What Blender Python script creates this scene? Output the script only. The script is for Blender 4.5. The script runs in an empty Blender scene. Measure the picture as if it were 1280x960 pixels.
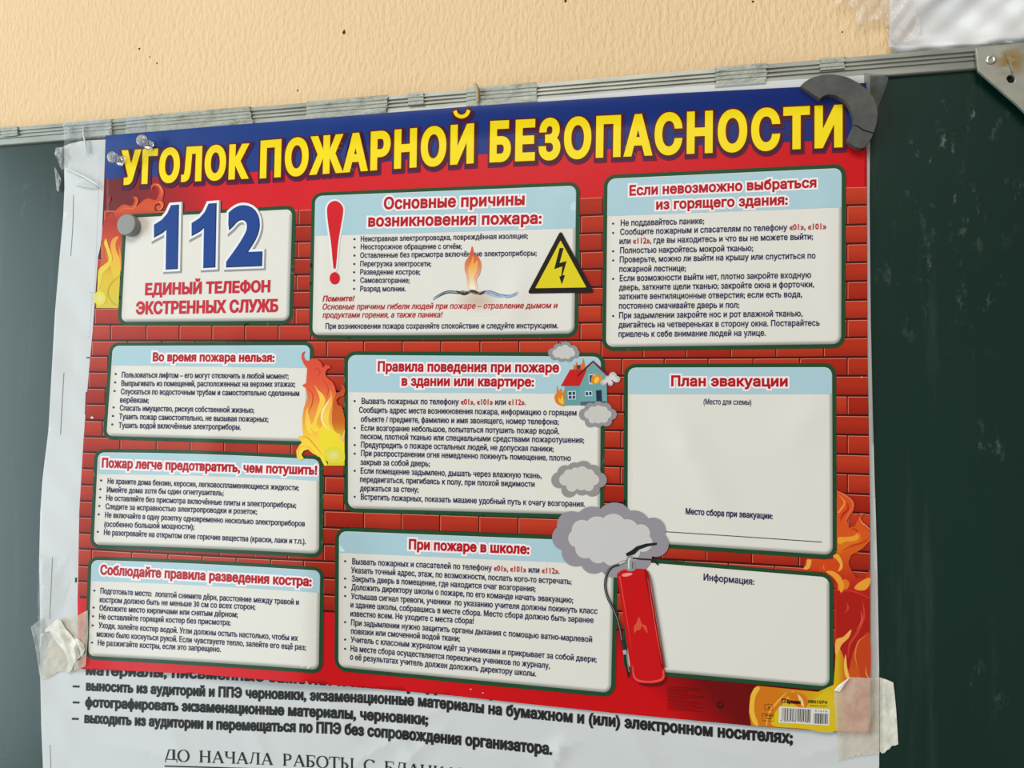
import bpy, bmesh, math, random
import numpy as np
from mathutils import Matrix, Vector

random.seed(7)
S = bpy.context.scene
COL = S.collection

# ------------------------------------------------------------------ camera
# board plane frame: x right, y up, h towards the viewer (metres); the photograph is 1280 x 960
F_PX = 1000.0
A3 = (-0.0511265, -0.2026438, -0.0172554)
T3 = np.array([-0.0502668, -0.0188273, -0.5699633])
def rot3(a):
    cx, cy, cz = np.cos(a); sx, sy, sz = np.sin(a)
    return np.array([[cy*cz, -cy*sz, sy], [sx*sy*cz+cx*sz, cx*cz-sx*sy*sz, -sx*cy],
                     [sx*sz-cx*sy*cz, cx*sy*sz+sx*cz, cx*cy]])
RM = rot3(A3)
CAM = -RM.T @ T3
ROLL = math.radians(0.8)                       # the papers hang 0.8 degrees off the board's own rail
ca, sa = math.cos(ROLL), math.sin(ROLL)
B3 = np.array([[ca, sa, 0], [0, 0, -1], [-sa, ca, 0]])
BASE = np.array([0, 0, 1.62])
cam_d = bpy.data.cameras.new('camera'); cam = bpy.data.objects.new('camera', cam_d); COL.objects.link(cam)
cam_d.sensor_width = 36.0; cam_d.lens = F_PX / 1280 * 36; cam_d.clip_start = 0.01
m = (B3 @ RM.T)
M4 = Matrix([list(m[0]) + [0], list(m[1]) + [0], list(m[2]) + [0], [0, 0, 0, 1]])
cam.matrix_world = Matrix.Translation(Vector(B3 @ CAM + BASE)) @ M4
S.camera = cam

# ------------------------------------------------------------------ world and lights
W_ = bpy.data.worlds.new('room_light'); S.world = W_; W_.use_nodes = True
bg = W_.node_tree.nodes['Background']; bg.inputs[0].default_value = (1.0, 0.93, 0.84, 1); bg.inputs[1].default_value = 0.28

def area(name, loc, target, sx, sy, energy, color):
    d = bpy.data.lights.new(name, 'AREA'); d.shape = 'RECTANGLE'; d.size = sx; d.size_y = sy
    d.energy = energy; d.color = color
    o = bpy.data.objects.new(name, d); COL.objects.link(o); o.location = loc
    o.rotation_euler = (Vector(target) - Vector(loc)).to_track_quat('-Z', 'Y').to_euler()
    return o
area('window_daylight', (-3.0, -1.9, 1.4), (-0.1, 0, 1.6), 1.5, 2.8, 98, (0.76, 0.93, 1.0))
area('overhead_fill', (-0.3, -2.0, 3.4), (0.0, 0, 1.6), 1.6, 1.0, 40, (1.0, 0.95, 0.87))  # added fill light, set high to keep its reflection off the poster
S.view_settings.view_transform = 'Standard'; S.view_settings.look = 'None'
S.view_settings.exposure = 0.0; S.view_settings.gamma = 1.0; S.view_settings.use_curve_mapping = False

# ------------------------------------------------------------------ pixel <-> plane helpers
def pix2plane(x, y, h=0.0):
    x = np.asarray(x, float); y = np.asarray(y, float)
    d = np.stack([(x-640)/F_PX, (480-y)/F_PX, -np.ones_like(x)], -1) @ RM
    t = (h - CAM[2]) / d[..., 2]
    return CAM + d * t[..., None]
def plane2pix(P):
    v = P @ RM.T + T3
    return 640 + F_PX*v[..., 0]/-v[..., 2], 480 - F_PX*v[..., 1]/-v[..., 2]
def to_world(P):
    return P @ B3.T + BASE
def PW(x, y, h=0.0):
    return Vector(to_world(pix2plane(x, y, h)))
def onto(xy, hf, off):
    """points seen at pixels xy, lying on the surface h = hf(x, y) + off"""
    x, y = xy[:, 0], xy[:, 1]
    h = np.full(len(x), 0.002)
    for _ in range(5):
        P = pix2plane(x, y, h); h = hf(P[:, 0], P[:, 1]) + off
    return pix2plane(x, y, h)

def sm(t):
    t = np.clip(t, 0, 1); return t*t*(3-2*t)
RAIL_Z = float(np.mean([to_world(pix2plane(0, 183, .0))[2], to_world(pix2plane(1219, 88.6, .0))[2]]))
def wz(x, y): return -sa*x + ca*y + BASE[2]
def lip(x, y): return 0.0034 * sm((wz(x, y) - (RAIL_Z-0.022)) / 0.021)
def seg(x, y, p0, p1, wd, amp, sharp=False):
    a = pix2plane(*p0)[:2]; b = pix2plane(*p1)[:2]
    ab = b-a; L = np.hypot(*ab); t = np.clip(((x-a[0])*ab[0]+(y-a[1])*ab[1])/L**2, 0, 1)
    d = np.hypot(x-a[0]-t*ab[0], y-a[1]-t*ab[1])
    e = np.sin(np.pi*np.clip(t*.9+.05, 0, 1))**.7
    return amp*e*(np.maximum(0, 1-d/wd)**1.5 if sharp else np.exp(-(d/wd)**2))
def h_board(x, y): return x*0
def h_exam(x, y):
    h = 0.0005 + lip(x, y) + 0.0002*np.sin(x*60+1)*np.sin(y*45)
    low = sm((-0.17-y)/0.02)
    for s in EXAM_SEGS: h = h + low*seg(x, y, *s, sharp=True)
    lf = sm((-0.282-x)/0.02)
    h = h + lf*(0.0010*sm((-0.30-x)/.03)*(1+np.sin(y*30+.5)) + 0.0007*np.sin(y*75+x*60)**2)
    return h
EXAM_SEGS = [((490, 890), (520, 960), .011, .0010), ((420, 970), (560, 880), .010, .0007), ((560, 905), (500, 960), .010, .0007),
             ((395, 862), (450, 925), .012, .0011), ((705, 920), (690, 970), .010, .0012), ((670, 945), (730, 925), .010, .0009),
             ((860, 925), (960, 955), .012, .0008), ((130, 925), (260, 960), .014, .0008), ((600, 930), (650, 960), .010, .0007),
             ((780, 905), (820, 960), .014, .0007), ((1000, 945), (1060, 930), .010, .0006), ((300, 880), (340, 960), .012, .0008), ((200, 860), (230, 960), .014, .0006)]
POSTER_SEGS = [((835, 505), (905, 650), .012, .0012, False), ((1022, 495), (985, 560), .012, .0007, False),
               ((650, 330), (640, 425), .010, .0007, False), ((590, 420), (660, 360), .011, .0006, False),
               ((1030, 225), (1040, 420), .009, .0004, False), ((862, 545), (850, 575), .007, .0003, False),
               ((300, 410), (250, 640), .014, .0007, False), ((420, 150), (400, 440), .014, .0007, False), ((700, 240), (690, 300), .012, .0004, False)]
def h_poster(x, y):
    c = x/.0285 + 11; k = 12 - y/.0124
    h = 0.0021 + lip(x, y)
    a = (c-2.6)/5.0; b = (9.4-c)/1.6; s = 14.0
    r = -np.log(np.exp(-s*a)+np.exp(-s*b))/s
    r = np.log1p(np.exp(8*np.clip(r, -5, 5)))/8
    h = h + 0.0080*r*sm((k-11)/10)
    h = h + 0.0007*(1+np.sin(x*11+.6)*np.cos(y*9))
    h = h + 0.0016*sm((-.25-x)/.05)*sm((k-6)/8)
    for sgm in POSTER_SEGS: h = h + seg(x, y, *sgm[:4], sharp=sgm[4])
    return h

# ------------------------------------------------------------------ colour and materials
def lin(c):
    c = np.array(c[:3], float)/255
    return tuple(np.where(c <= .04045, c/12.92, ((c+.055)/1.055)**2.4)) + (1.0,)
def mat(name):
    mt = bpy.data.materials.new(name); mt.use_nodes = True
    nt = mt.node_tree; b = nt.nodes['Principled BSDF']
    return mt, nt, b
def nd(nt, t, **kw):
    n = nt.nodes.new(t)
    for k, v in kw.items():
        if k in n.inputs: n.inputs[k].default_value = v
        else: setattr(n, k, v)
    return n
def noise(nt, scale, detail=3, stretch=(1, 1, 1), rough=.5):
    tc = nd(nt, 'ShaderNodeTexCoord'); mp = nd(nt, 'ShaderNodeMapping'); mp.inputs['Scale'].default_value = stretch
    nz = nd(nt, 'ShaderNodeTexNoise'); nz.inputs['Scale'].default_value = scale; nz.inputs['Detail'].default_value = detail
    nz.inputs['Roughness'].default_value = rough
    nt.links.new(tc.outputs['Object'], mp.inputs['Vector']); nt.links.new(mp.outputs[0], nz.inputs['Vector'])
    return nz
def ramp(nt, src, stops):
    r = nd(nt, 'ShaderNodeValToRGB'); e = r.color_ramp.elements
    while len(e) < len(stops): e.new(.5)
    for el, (p, c) in zip(e, stops): el.position = p; el.color = c
    nt.links.new(src, r.inputs[0]); return r
def bump(nt, b, src, strength, dist=.001):
    bp = nd(nt, 'ShaderNodeBump'); bp.inputs['Strength'].default_value = strength; bp.inputs['Distance'].default_value = dist
    nt.links.new(src, bp.inputs['Height']); nt.links.new(bp.outputs[0], b.inputs['Normal'])
def simple(name, c, rough=.5, metal=0, nscale=60, nvar=.12, bmp=0):
    mt, nt, b = mat(name); nz = noise(nt, nscale)
    a = np.array(lin(c)); lo = tuple(a[:3]*(1-nvar))+(1,); hi = tuple(np.minimum(1, a[:3]*(1+nvar)))+(1,)
    r = ramp(nt, nz.outputs['Fac'], [(.3, lo), (.7, hi)]); nt.links.new(r.outputs[0], b.inputs['Base Color'])
    b.inputs['Roughness'].default_value = rough; b.inputs['Metallic'].default_value = metal
    if bmp: bump(nt, b, nz.outputs['Fac'], bmp)
    return mt

def printed(name, rough, coat, wrinkle=.12, spec=.4):
    mt, nt, b = mat(name)
    at = nd(nt, 'ShaderNodeAttribute'); at.attribute_name = 'ink'
    nt.links.new(at.outputs['Color'], b.inputs['Base Color'])
    b.inputs['Specular IOR Level'].default_value = spec
    b.inputs['Roughness'].default_value = rough; b.inputs['Coat Weight'].default_value = coat; b.inputs['Coat Roughness'].default_value = .22
    nz = noise(nt, 26, 2); bump(nt, b, nz.outputs['Fac'], wrinkle, .002)
    return mt
M_INK = printed('glossy_poster_print', .36, .0, .12, .28)
M_EXAM = printed('matt_printed_paper', .55, .0, .25)

# ------------------------------------------------------------------ object helpers
def empty(name, loc):
    o = bpy.data.objects.new(name, None); o.location = loc; o.empty_display_size = .02; COL.objects.link(o); return o
def tag(o, label=None, cat=None, group=None, kind=None):
    if label: o['label'] = label
    if cat: o['category'] = cat
    if group: o['group'] = group
    if kind: o['kind'] = kind
    return o
def mesh_obj(name, V, Fc, mt, parent=None, origin=None, smooth=False):
    V = [Vector(v) for v in V]
    org = Vector(origin) if origin is not None else (Vector((0, 0, 0)) if parent is None else Vector(parent.location) if parent.parent is None else Vector((0, 0, 0)))
    if parent is not None: org = wloc(parent)
    me = bpy.data.meshes.new(name); me.from_pydata([v-org for v in V], [], Fc); me.update()
    if smooth: me.polygons.foreach_set('use_smooth', [True]*len(me.polygons))
    if mt: me.materials.append(mt)
    o = bpy.data.objects.new(name, me); COL.objects.link(o)
    if parent is not None: o.parent = parent
    else: o.location = org
    return o
def wloc(o):
    v = Vector((0, 0, 0))
    while o is not None: v = v + Vector(o.location); o = o.parent
    return v

def catmull(pts, closed=True, n=5):
    P = np.array(pts, float); N = len(P); out = []
    rng = range(N) if closed else range(N-1)
    for i in rng:
        if closed: a, b, c, d = P[(i-1) % N], P[i], P[(i+1) % N], P[(i+2) % N]
        else: a, b, c, d = P[max(i-1, 0)], P[i], P[i+1], P[min(i+2, N-1)]
        for j in range(n):
            t = j/n
            out.append(.5*((2*b)+(-a+c)*t+(2*a-5*b+4*c-d)*t*t+(-a+3*b-3*c+d)*t**3))
    if not closed: out.append(P[-1])
    return np.array(out)

def tess(pts, grid=None, holes=()):
    """polygon (pixels) -> verts, triangles; cut on a common grid so that layers bend alike"""
    bm = bmesh.new()
    vs = [bm.verts.new((p[0], p[1], 0)) for p in pts]
    try: bm.faces.new(vs)
    except ValueError: pass
    bm.normal_update()
    bmesh.ops.triangulate(bm, faces=bm.faces[:], ngon_method='EAR_CLIP')
    if grid:
        xs = [p[0] for p in pts]; ys = [p[1] for p in pts]
        for ax, lo, hi in ((0, min(xs), max(xs)), (1, min(ys), max(ys))):
            g = math.ceil((lo+.01)/grid)*grid
            while g < hi-.01:
                co = (g, 0, 0) if ax == 0 else (0, g, 0); no = (1, 0, 0) if ax == 0 else (0, 1, 0)
                bmesh.ops.bisect_plane(bm, geom=bm.verts[:]+bm.edges[:]+bm.faces[:], plane_co=co, plane_no=no, dist=1e-5)
                g += grid
    bm.verts.ensure_lookup_table(); bm.verts.index_update()
    V = np.array([v.co[:2] for v in bm.verts]).reshape(-1, 2); Fc = [[v.index for v in f.verts] for f in bm.faces]
    bm.free(); return V, Fc

# ------------------------------------------------------------------ lettering: glyph outlines of Blender's own built-in typeface
_G = {}
def _splines(s, res):
    """outline contours of a string, sampled; straight runs keep only their ends"""
    cu = bpy.data.curves.new('type', 'FONT'); cu.body = s
    o = bpy.data.objects.new('type', cu); COL.objects.link(o)
    c2 = o.to_curve(bpy.context.evaluated_depsgraph_get()); out = []
    for sp_ in c2.splines:
        bp = sp_.bezier_points; n = len(bp); P = []
        for i in range(n):
            a, b_ = bp[i], bp[(i+1) % n]
            p0, p1, p2, p3 = [np.array(v[:2], float) for v in (a.co, a.handle_right, b_.handle_left, b_.co)]
            d = p3-p0; L = np.hypot(*d)+1e-9
            flat = max(abs(d[0]*(q-p0)[1]-d[1]*(q-p0)[0])/L for q in (p1, p2)) < 1e-3*max(L, .05)
            P.append(p0)
            if flat and res >= 5:
                m_ = max(1, int(L/.1)); P += [p0+d*j/m_ for j in range(1, m_)]
            if not flat:
                for j in range(1, res):
                    t = j/res; P.append((1-t)**3*p0+3*(1-t)**2*t*p1+3*(1-t)*t*t*p2+t**3*p3)
        Q = [p for i, p in enumerate(P) if np.hypot(*(p-P[i-1])) > 1e-4]
        if len(Q) > 2: out.append(np.array(Q))
    o.to_curve_clear(); bpy.data.objects.remove(o); bpy.data.curves.remove(cu)
    return out
def _width(s):
    v = np.concatenate(_splines(s, 1)); return v[:, 0].max()-v[:, 0].min()
def union(cs):
    """points and triangles of everything the contours wind around"""
    from mathutils.geometry import delaunay_2d_cdt
    V = []; E = []
    for c in cs:
        k_ = len(V); n = len(c); V += [Vector(p) for p in c]; E += [(k_+i, k_+(i+1) % n) for i in range(n)]
    if not V: return np.zeros((0, 2)), []
    vo, eo, fo, _, _, _ = delaunay_2d_cdt(V, E, [], 0, 1e-5)
    VO = np.array([v[:] for v in vo]); fo = [list(f) for f in fo if len(f) >= 3]
    C = np.array([VO[f].mean(0) for f in fo])
    a_ = np.concatenate(cs); b_ = np.concatenate([np.roll(q, -1, 0) for q in cs])
    cy = C[:, 1][:, None]; cr_ = (b_[:, 0]-a_[:, 0])*(cy-a_[:, 1])-(C[:, 0][:, None]-a_[:, 0])*(b_[:, 1]-a_[:, 1])
    w = ((a_[:, 1] <= cy) & (b_[:, 1] > cy) & (cr_ > 0)).sum(1)-((a_[:, 1] > cy) & (b_[:, 1] <= cy) & (cr_ < 0)).sum(1)
    big = max(cs, key=lambda q: abs(np.sum(q[:, 0]*np.roll(q[:, 1], -1)-np.roll(q[:, 0], -1)*q[:, 1])))
    sg = np.sign(np.sum(big[:, 0]*np.roll(big[:, 1], -1)-np.roll(big[:, 0], -1)*big[:, 1])); Fc = []
    for f, k_ in zip(fo, w*sg):
        if k_ <= 0: continue
        p = VO[f]; ar = np.sum(p[:, 0]*np.roll(p[:, 1], -1)-np.roll(p[:, 0], -1)*p[:, 1]); Fc.append(f if ar > 0 else f[::-1])
    used = sorted({i for f in Fc for i in f}); mp = {u: i for i, u in enumerate(used)}
    return VO[used], [[mp[i] for i in f] for f in Fc]
_HH = None
def glyph(ch, res=2):
    """the letter as the union of its (overlapping) contours: points, triangles, boundary loops, advance"""
    global _HH
    if (ch, res) in _G: return _G[(ch, res)]
    if _HH is None: _HH = _width('HH')
    adv = _width('H'+ch+'H')-_HH
    if ch == ' ': _G[(ch, res)] = (np.zeros((0, 2)), [], [], adv); return _G[(ch, res)]
    V, Fc = union(_splines(ch, res))
    ed = set()
    for f in Fc:
        for i in range(len(f)): ed.add((f[i-1], f[i]))
    nxt = {a: b_ for a, b_ in ed if (b_, a) not in ed}
    loops = []; seen = set()
    for a in list(nxt):
        if a in seen: continue
        lp = []; b_ = a
        while b_ not in seen and b_ in nxt: seen.add(b_); lp.append(b_); b_ = nxt[b_]
        if len(lp) > 2: loops.append(V[lp])
    _G[(ch, res)] = (V, Fc, loops, adv)
    return _G[(ch, res)]
_B = {}
def bold(ch, res, w, sx, sy):
    """the letter thickened by w pixels all round, when one unit of type is sx by sy pixels"""
    if w <= 0.01: return glyph(ch, res)[:2]
    key = (ch, res, round(w/sx, 3), round(w/sy, 3))
    if key not in _B:
        k_ = np.array([sx, sy]); ls = [l*k_ for l in glyph(ch, res)[2]]
        if res < 5: _B[key] = union([offset_loop(l, w)/k_ for l in ls])
        else:                                    # large letters: every edge swept outwards, corners mitred
            cs = [l/k_ for l in ls]
            for l in ls:
                nx_ = np.roll(l, -1, 0); d = nx_-l; d = d/(np.hypot(d[:, 0], d[:, 1])[:, None]+1e-9); n1 = np.stack([d[:, 1], -d[:, 0]], 1)*w
                for i in range(len(l)):
                    n0 = n1[i-1]; cs.append(np.array([l[i]+n1[i], nx_[i]+n1[i], nx_[i], l[i]])/k_)
                    t_ = n0[0]*n1[i][1]-n0[1]*n1[i][0]
                    if t_ > 1e-4*w*w:
                        mt_ = n0+n1[i]; mt_ = mt_*2*w*w/max((mt_*mt_).sum(), .8*w*w); cs.append(np.array([l[i], l[i]+n0, l[i]+mt_, l[i]+n1[i]])/k_)
            _B[key] = union(cs)
    return _B[key]

def offset_loop(P, w):
    d = np.roll(P, -1, 0)-P; L = np.hypot(d[:, 0], d[:, 1])[:, None]+1e-9; d = d/L
    n1 = np.stack([d[:, 1], -d[:, 0]], 1); n0 = np.roll(n1, 1, 0)
    mtr = n0+n1; q = np.maximum((mtr*mtr).sum(1), .8)[:, None]
    return P + 2*w*mtr/q

class Ink:
    """a flat printed figure: pixel-measured outlines laid on the bent paper as thin ink layers"""
    def __init__(s, hf=h_poster): s.V = []; s.F = []; s.C = []; s.Z = []; s.n = 0; s.hf = hf
    def add(s, V, Fc, col, z):
        if len(V) == 0: return
        V = np.asarray(V, float)
        if callable(col): c = np.array([lin(col(x, y)) for x, y in V])
        else: c = np.tile(lin(col), (len(V), 1))
        s.V.append(V); s.C.append(c); s.Z.append(np.full(len(V), float(z)))
        s.F += [[i+s.n for i in f] for f in Fc]; s.n += len(V)
    def poly(s, pts, col, z, smooth=False, grid=8, n=5):
        if smooth: pts = catmull(pts, True, n)
        V, Fc = tess(pts, grid); s.add(V, Fc, col, z)
    def disc(s, x, y, r, col, z, ry=None, n=14):
        ry = ry or r
        a = np.arange(n)*2*np.pi/n
        s.poly(np.stack([x+r*np.cos(a), y+ry*np.sin(a)], 1), col, z, grid=8 if r > 4 else None)
    def glow(s, x, y, rx, ry, c0, c1, z, nr=7, n=28):
        V = [(x, y)]; C = [c0]
        for i in range(1, nr+1):
            f = i/nr; g = f*f*(3-2*f)
            for j in range(n): a = 2*math.pi*j/n; V.append((x+rx*f*math.cos(a), y+ry*f*math.sin(a))); C.append(tuple(c0[q]+(c1[q]-c0[q])*g for q in range(3)))
        Fc = [[0, 1+j, 1+(j+1) % n] for j in range(n)]
        for i in range(nr-1): Fc += [[1+i*n+j, 1+(i+1)*n+j, 1+(i+1)*n+(j+1) % n, 1+i*n+(j+1) % n] for j in range(n)]
        s.V.append(np.array(V)); s.C.append(np.array([lin(c) for c in C])); s.Z.append(np.full(len(V), z)); s.F += [[i+s.n for i in f] for f in Fc]; s.n += len(V)
    def stroke(s, pts, w, col, z, smooth=True, n=5, taper=None):
        P = catmull(pts, False, n) if smooth and len(pts) > 2 else np.array(pts, float)
        if not smooth or len(pts) == 2:
            Q = []
            for a, b in zip(P[:-1], P[1:]):
                k = max(1, int(np.hypot(*(b-a))/8))
                Q += [a+(b-a)*i/k for i in range(k)]
            P = np.array(Q+[P[-1]])
        d = np.gradient(P, axis=0); d /= np.hypot(d[:, 0], d[:, 1])[:, None]+1e-9
        t = np.linspace(0, 1, len(P))
        if taper is None: ww = np.full(len(P), w)
        elif callable(taper): ww = w*np.array([taper(a) for a in t])
        else: ww = w*np.interp(t, np.linspace(0, 1, len(taper)), taper)
        nn = np.stack([-d[:, 1], d[:, 0]], 1)*ww[:, None]/2
        V = np.concatenate([P+nn, P-nn]); N = len(P)
        s.add(V, [[i, i+1, N+i+1, N+i] for i in range(N-1)], col, z)
    def text(s, t, p0, p1, cap, col, z, w=.3, cap1=None, via=(), italic=0, halo=None, track=0, res=2, alt=None):
        """a line of lettering from baseline pixel p0 to p1; {..} switches to the second colour"""
        cap1 = cap1 or cap; X = 0; items = []; a2 = False
        for ch in t:
            if ch == '{': a2 = True; continue
            if ch == '}': a2 = False; continue
            V, Fc, lp, adv = glyph(ch, res); items.append((V, ch, X, a2)); X += adv+track
        # inset for the weight added around each outline
        xs = [it[0][:, 0]+italic*it[0][:, 1]+it[2] for it in items if len(it[0])]
        x0 = min(v.min() for v in xs); x1 = max(v.max() for v in xs)
        L = math.hypot(p1[0]-p0[0], p1[1]-p0[1]); ux, uy = (p1[0]-p0[0])/L, (p1[1]-p0[1])/L
        pts = [(p0[0]+w*ux, p0[1]+w*uy-w)] + [(a, b-w) for a, b in via] + [(p1[0]-w*ux, p1[1]-w*uy-w)]
        pl = pix2plane([p[0] for p in pts], [p[1] for p in pts], .002)[:, :2]
        dd = np.concatenate([[0], np.cumsum(np.hypot(*np.diff(pl, axis=0).T))]); tot = dd[-1]
        def capm(p, c):
            a = pix2plane(p[0], p[1], .002); b = pix2plane(p[0], p[1]-(c-2*w), .002); return np.hypot(*(a-b)[:2])
        c0, c1 = capm(p0, cap), capm(p1, cap1)
        CAPH = 0.7290
        SX = L/(x1-x0); SY = (cap+cap1-4*w)/2/CAPH; par = 0
        def place(V, off):
            gx = V[:, 0]+off+italic*V[:, 1]; u = (gx-x0)/(x1-x0)*tot
            f = u/tot; hh = V[:, 1]/CAPH*(c0+(c1-c0)*f)
            if len(pts) > 2:
                bx = cr(u, dd, pl[:, 0]); by = cr(u, dd, pl[:, 1]); e = tot*.01
                tx = cr(u+e, dd, pl[:, 0])-cr(u-e, dd, pl[:, 0]); ty = cr(u+e, dd, pl[:, 1])-cr(u-e, dd, pl[:, 1])
            else:
                bx = pl[0, 0]+(pl[-1, 0]-pl[0, 0])*f; by = pl[0, 1]+(pl[-1, 1]-pl[0, 1])*f
                tx = np.full(len(u), pl[-1, 0]-pl[0, 0]); ty = np.full(len(u), pl[-1, 1]-pl[0, 1])
            q = np.hypot(tx, ty); tx, ty = tx/q, ty/q
            px, py = plane2pix(np.stack([bx-ty*.35*hh, by+hh, np.full(len(u), .002)], 1)); return np.stack([px, py], 1)
        for V0, ch, off, a2 in items:
            if not len(V0): continue
            par ^= 1; V, Fc = bold(ch, res, w, SX, SY); s.add(place(V, off), Fc, alt if (a2 and alt) else col, z+.12*par)
            for hw, hc, hz, dx, dy in (halo or ()):
                V, Fc = bold(ch, res, w+hw, SX, SY); s.add(place(V, off)+[dx, dy], Fc, hc, z-hz+.12*par)
        return s
    def build(s, name, parent, mt=None, step=1.05e-4):
        V = np.concatenate(s.V); Z = np.concatenate(s.Z); C = np.concatenate(s.C)
        Z = np.where(Z < 8, Z, 8+(Z-8)*.45)
        Q = onto(V, s.hf, Z*step); P = to_world(Q); e = 4e-4
        gx = (s.hf(Q[:, 0]+e, Q[:, 1])-s.hf(Q[:, 0]-e, Q[:, 1]))/(2*e); gy = (s.hf(Q[:, 0], Q[:, 1]+e)-s.hf(Q[:, 0], Q[:, 1]-e))/(2*e)
        NR = np.stack([-gx, -gy, np.ones(len(gx))], 1); NR /= np.linalg.norm(NR, axis=1)[:, None]; NR = NR @ B3.T
        o = mesh_obj(name, P, s.F, mt or M_INK, parent)
        # all faces turned to the viewer
        me = o.data; bm = bmesh.new(); bm.from_mesh(me)
        for f in bm.faces:
            if f.normal.y > 0: f.normal_flip()
        bm.to_mesh(me); bm.free()
        at = me.color_attributes.new('ink', 'FLOAT_COLOR', 'POINT'); at.data.foreach_set('color', C.astype(np.float32).ravel())
        me.polygons.foreach_set('use_smooth', [True]*len(me.polygons))
        if len(me.vertices) == len(NR): me.normals_split_custom_set_from_vertices(NR.tolist())
        return o
def cr(u, dd, v):
    """smooth curve through (dd, v)"""
    k = np.clip(np.searchsorted(dd, u)-1, 0, len(dd)-2)
    sl = np.gradient(v, dd); h = dd[k+1]-dd[k]; t = (u-dd[k])/h
    return (2*t**3-3*t**2+1)*v[k]+(t**3-2*t**2+t)*h*sl[k]+(-2*t**3+3*t**2)*v[k+1]+(t**3-t**2)*h*sl[k+1]

# ------------------------------------------------------------------ the setting
# wall behind the board: rough painted wallpaper
mw, nt, b = mat('cream_stucco_wallpaper')
n1 = noise(nt, 330, 3, (1.0, 1, .42)); n2 = noise(nt, 3.2, 2)
rc = ramp(nt, n2.outputs['Fac'], [(.35, lin((230, 198, 153))), (.65, lin((235, 204, 160)))])
sc = nd(nt, 'ShaderNodeTexCoord'); sp = nd(nt, 'ShaderNodeSeparateXYZ'); nt.links.new(sc.outputs['Object'], sp.inputs[0])
mr = nd(nt, 'ShaderNodeMapRange'); mr.inputs[1].default_value = -.55; mr.inputs[2].default_value = .45
nt.links.new(sp.outputs[0], mr.inputs[0]); nt.links.new(rc.outputs[0], b.inputs['Base Color'])
b.inputs['Roughness'].default_value = .75
bump(nt, b, n1.outputs['Fac'], .55, .0022)
WALL_H = -0.012
def box(name, x0, x1, z0, z1, y0, y1, mt, parent=None, bevel=0):
    V = [(x, y, z) for x in (x0, x1) for y in (y0, y1) for z in (z0, z1)]
    Fc = [(0, 1, 3, 2), (4, 6, 7, 5), (0, 4, 5, 1), (2, 3, 7, 6), (0, 2, 6, 4), (1, 5, 7, 3)]
    o = mesh_obj(name, V, Fc, mt, parent)
    if bevel:
        bv = o.modifiers.new('bevel', 'BEVEL'); bv.width = bevel; bv.segments = 2
    return o
wall = tag(box('wall_back', -2.6, 2.2, 0, 3.0, -WALL_H, -WALL_H+.12, mw), kind='structure')
m_dark = simple('dark_hole', (50, 34, 24), .9)
for i, (hx, hy, r) in enumerate([(174, 61, 1.3), (187, 71, .7), (196, 79, .9), (372, 113, .9), (430, 40, 2.0), (707, 1, 1.6), (1053, 40, .8), (941, 2, 1.2)]):
    c = PW(hx, hy, WALL_H+.0002); rr = r/1650
    ring = [(c.x+rr*(1+.3*math.sin(3*a+i))*math.cos(a), c.y, c.z+rr*(1.3+.3*math.cos(2*a+i))*math.sin(a)) for a in [k*math.pi/5 for k in range(10)]]
    cen = (c.x, c.y+.0001, c.z)
    mesh_obj('nail_hole', ring+[cen], [(k, (k+1) % 10, 10) for k in range(10)], m_dark, wall)

# ------------------------------------------------------------------ chalkboard
mb, nt, b = mat('green_chalkboard_enamel')
n1 = noise(nt, 7, 5, (1, 1, .35), .6); n2 = noise(nt, 95, 6, (1, 1, .55), .75)
base = ramp(nt, n1.outputs['Fac'], [(.3, lin((4, 35, 28))), (.75, lin((9, 46, 38)))])
tc = nd(nt, 'ShaderNodeTexCoord')
fac = None
for (sx_, sy_, rad, st) in [(1172, 190, .022, .9), (1195, 262, .020, .9), (1215, 140, .026, .6), (1265, 250, .018, .5), (1250, 380, .016, .6),
                            (1145, 245, .03, .25), (1230, 560, .02, .35), (28, 800, .02, .6), (8, 935, .014, .8), (35, 250, .03, .35), (1180, 350, .06, .25),
                            (5, 200, .008, .9), (1156, 568, .006, 1.0), (1212, 613, .007, .7), (1212, 532, .006, .7), (1225, 860, .02, .3)]:
    c = PW(sx_, sy_, 0)
    vd = nd(nt, 'ShaderNodeVectorMath', operation='DISTANCE'); vd.inputs[1].default_value = (c.x, c.y, c.z-(RAIL_Z-.5))
    nt.links.new(tc.outputs['Object'], vd.inputs[0])
    m1 = nd(nt, 'ShaderNodeMapRange'); m1.inputs[1].default_value = rad; m1.inputs[2].default_value = rad*.1; m1.inputs[3].default_value = 0; m1.inputs[4].default_value = st*(.75 if sx_ > 600 else .3)
    nt.links.new(vd.outputs['Value'], m1.inputs[0])
    if fac is None: fac = m1.outputs[0]
    else:
        ad = nd(nt, 'ShaderNodeMath', operation='MAXIMUM'); nt.links.new(fac, ad.inputs[0]); nt.links.new(m1.outputs[0], ad.inputs[1]); fac = ad.outputs[0]
r2 = ramp(nt, n2.outputs['Fac'], [(.56, (0, 0, 0, 1)), (.74, (1, 1, 1, 1))])
mu = nd(nt, 'ShaderNodeMath', operation='MULTIPLY'); nt.links.new(fac, mu.inputs[0]); nt.links.new(r2.outputs[0], mu.inputs[1])
n3 = noise(nt, 14, 6, (3.0, 1, .25), .7); r3 = ramp(nt, n3.outputs['Fac'], [(.55, (0, 0, 0, 1)), (.85, (.06, .06, .06, 1))])
mx0 = nd(nt, 'ShaderNodeMath', operation='MAXIMUM'); nt.links.new(mu.outputs[0], mx0.inputs[0]); nt.links.new(r3.outputs[0], mx0.inputs[1])
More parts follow.
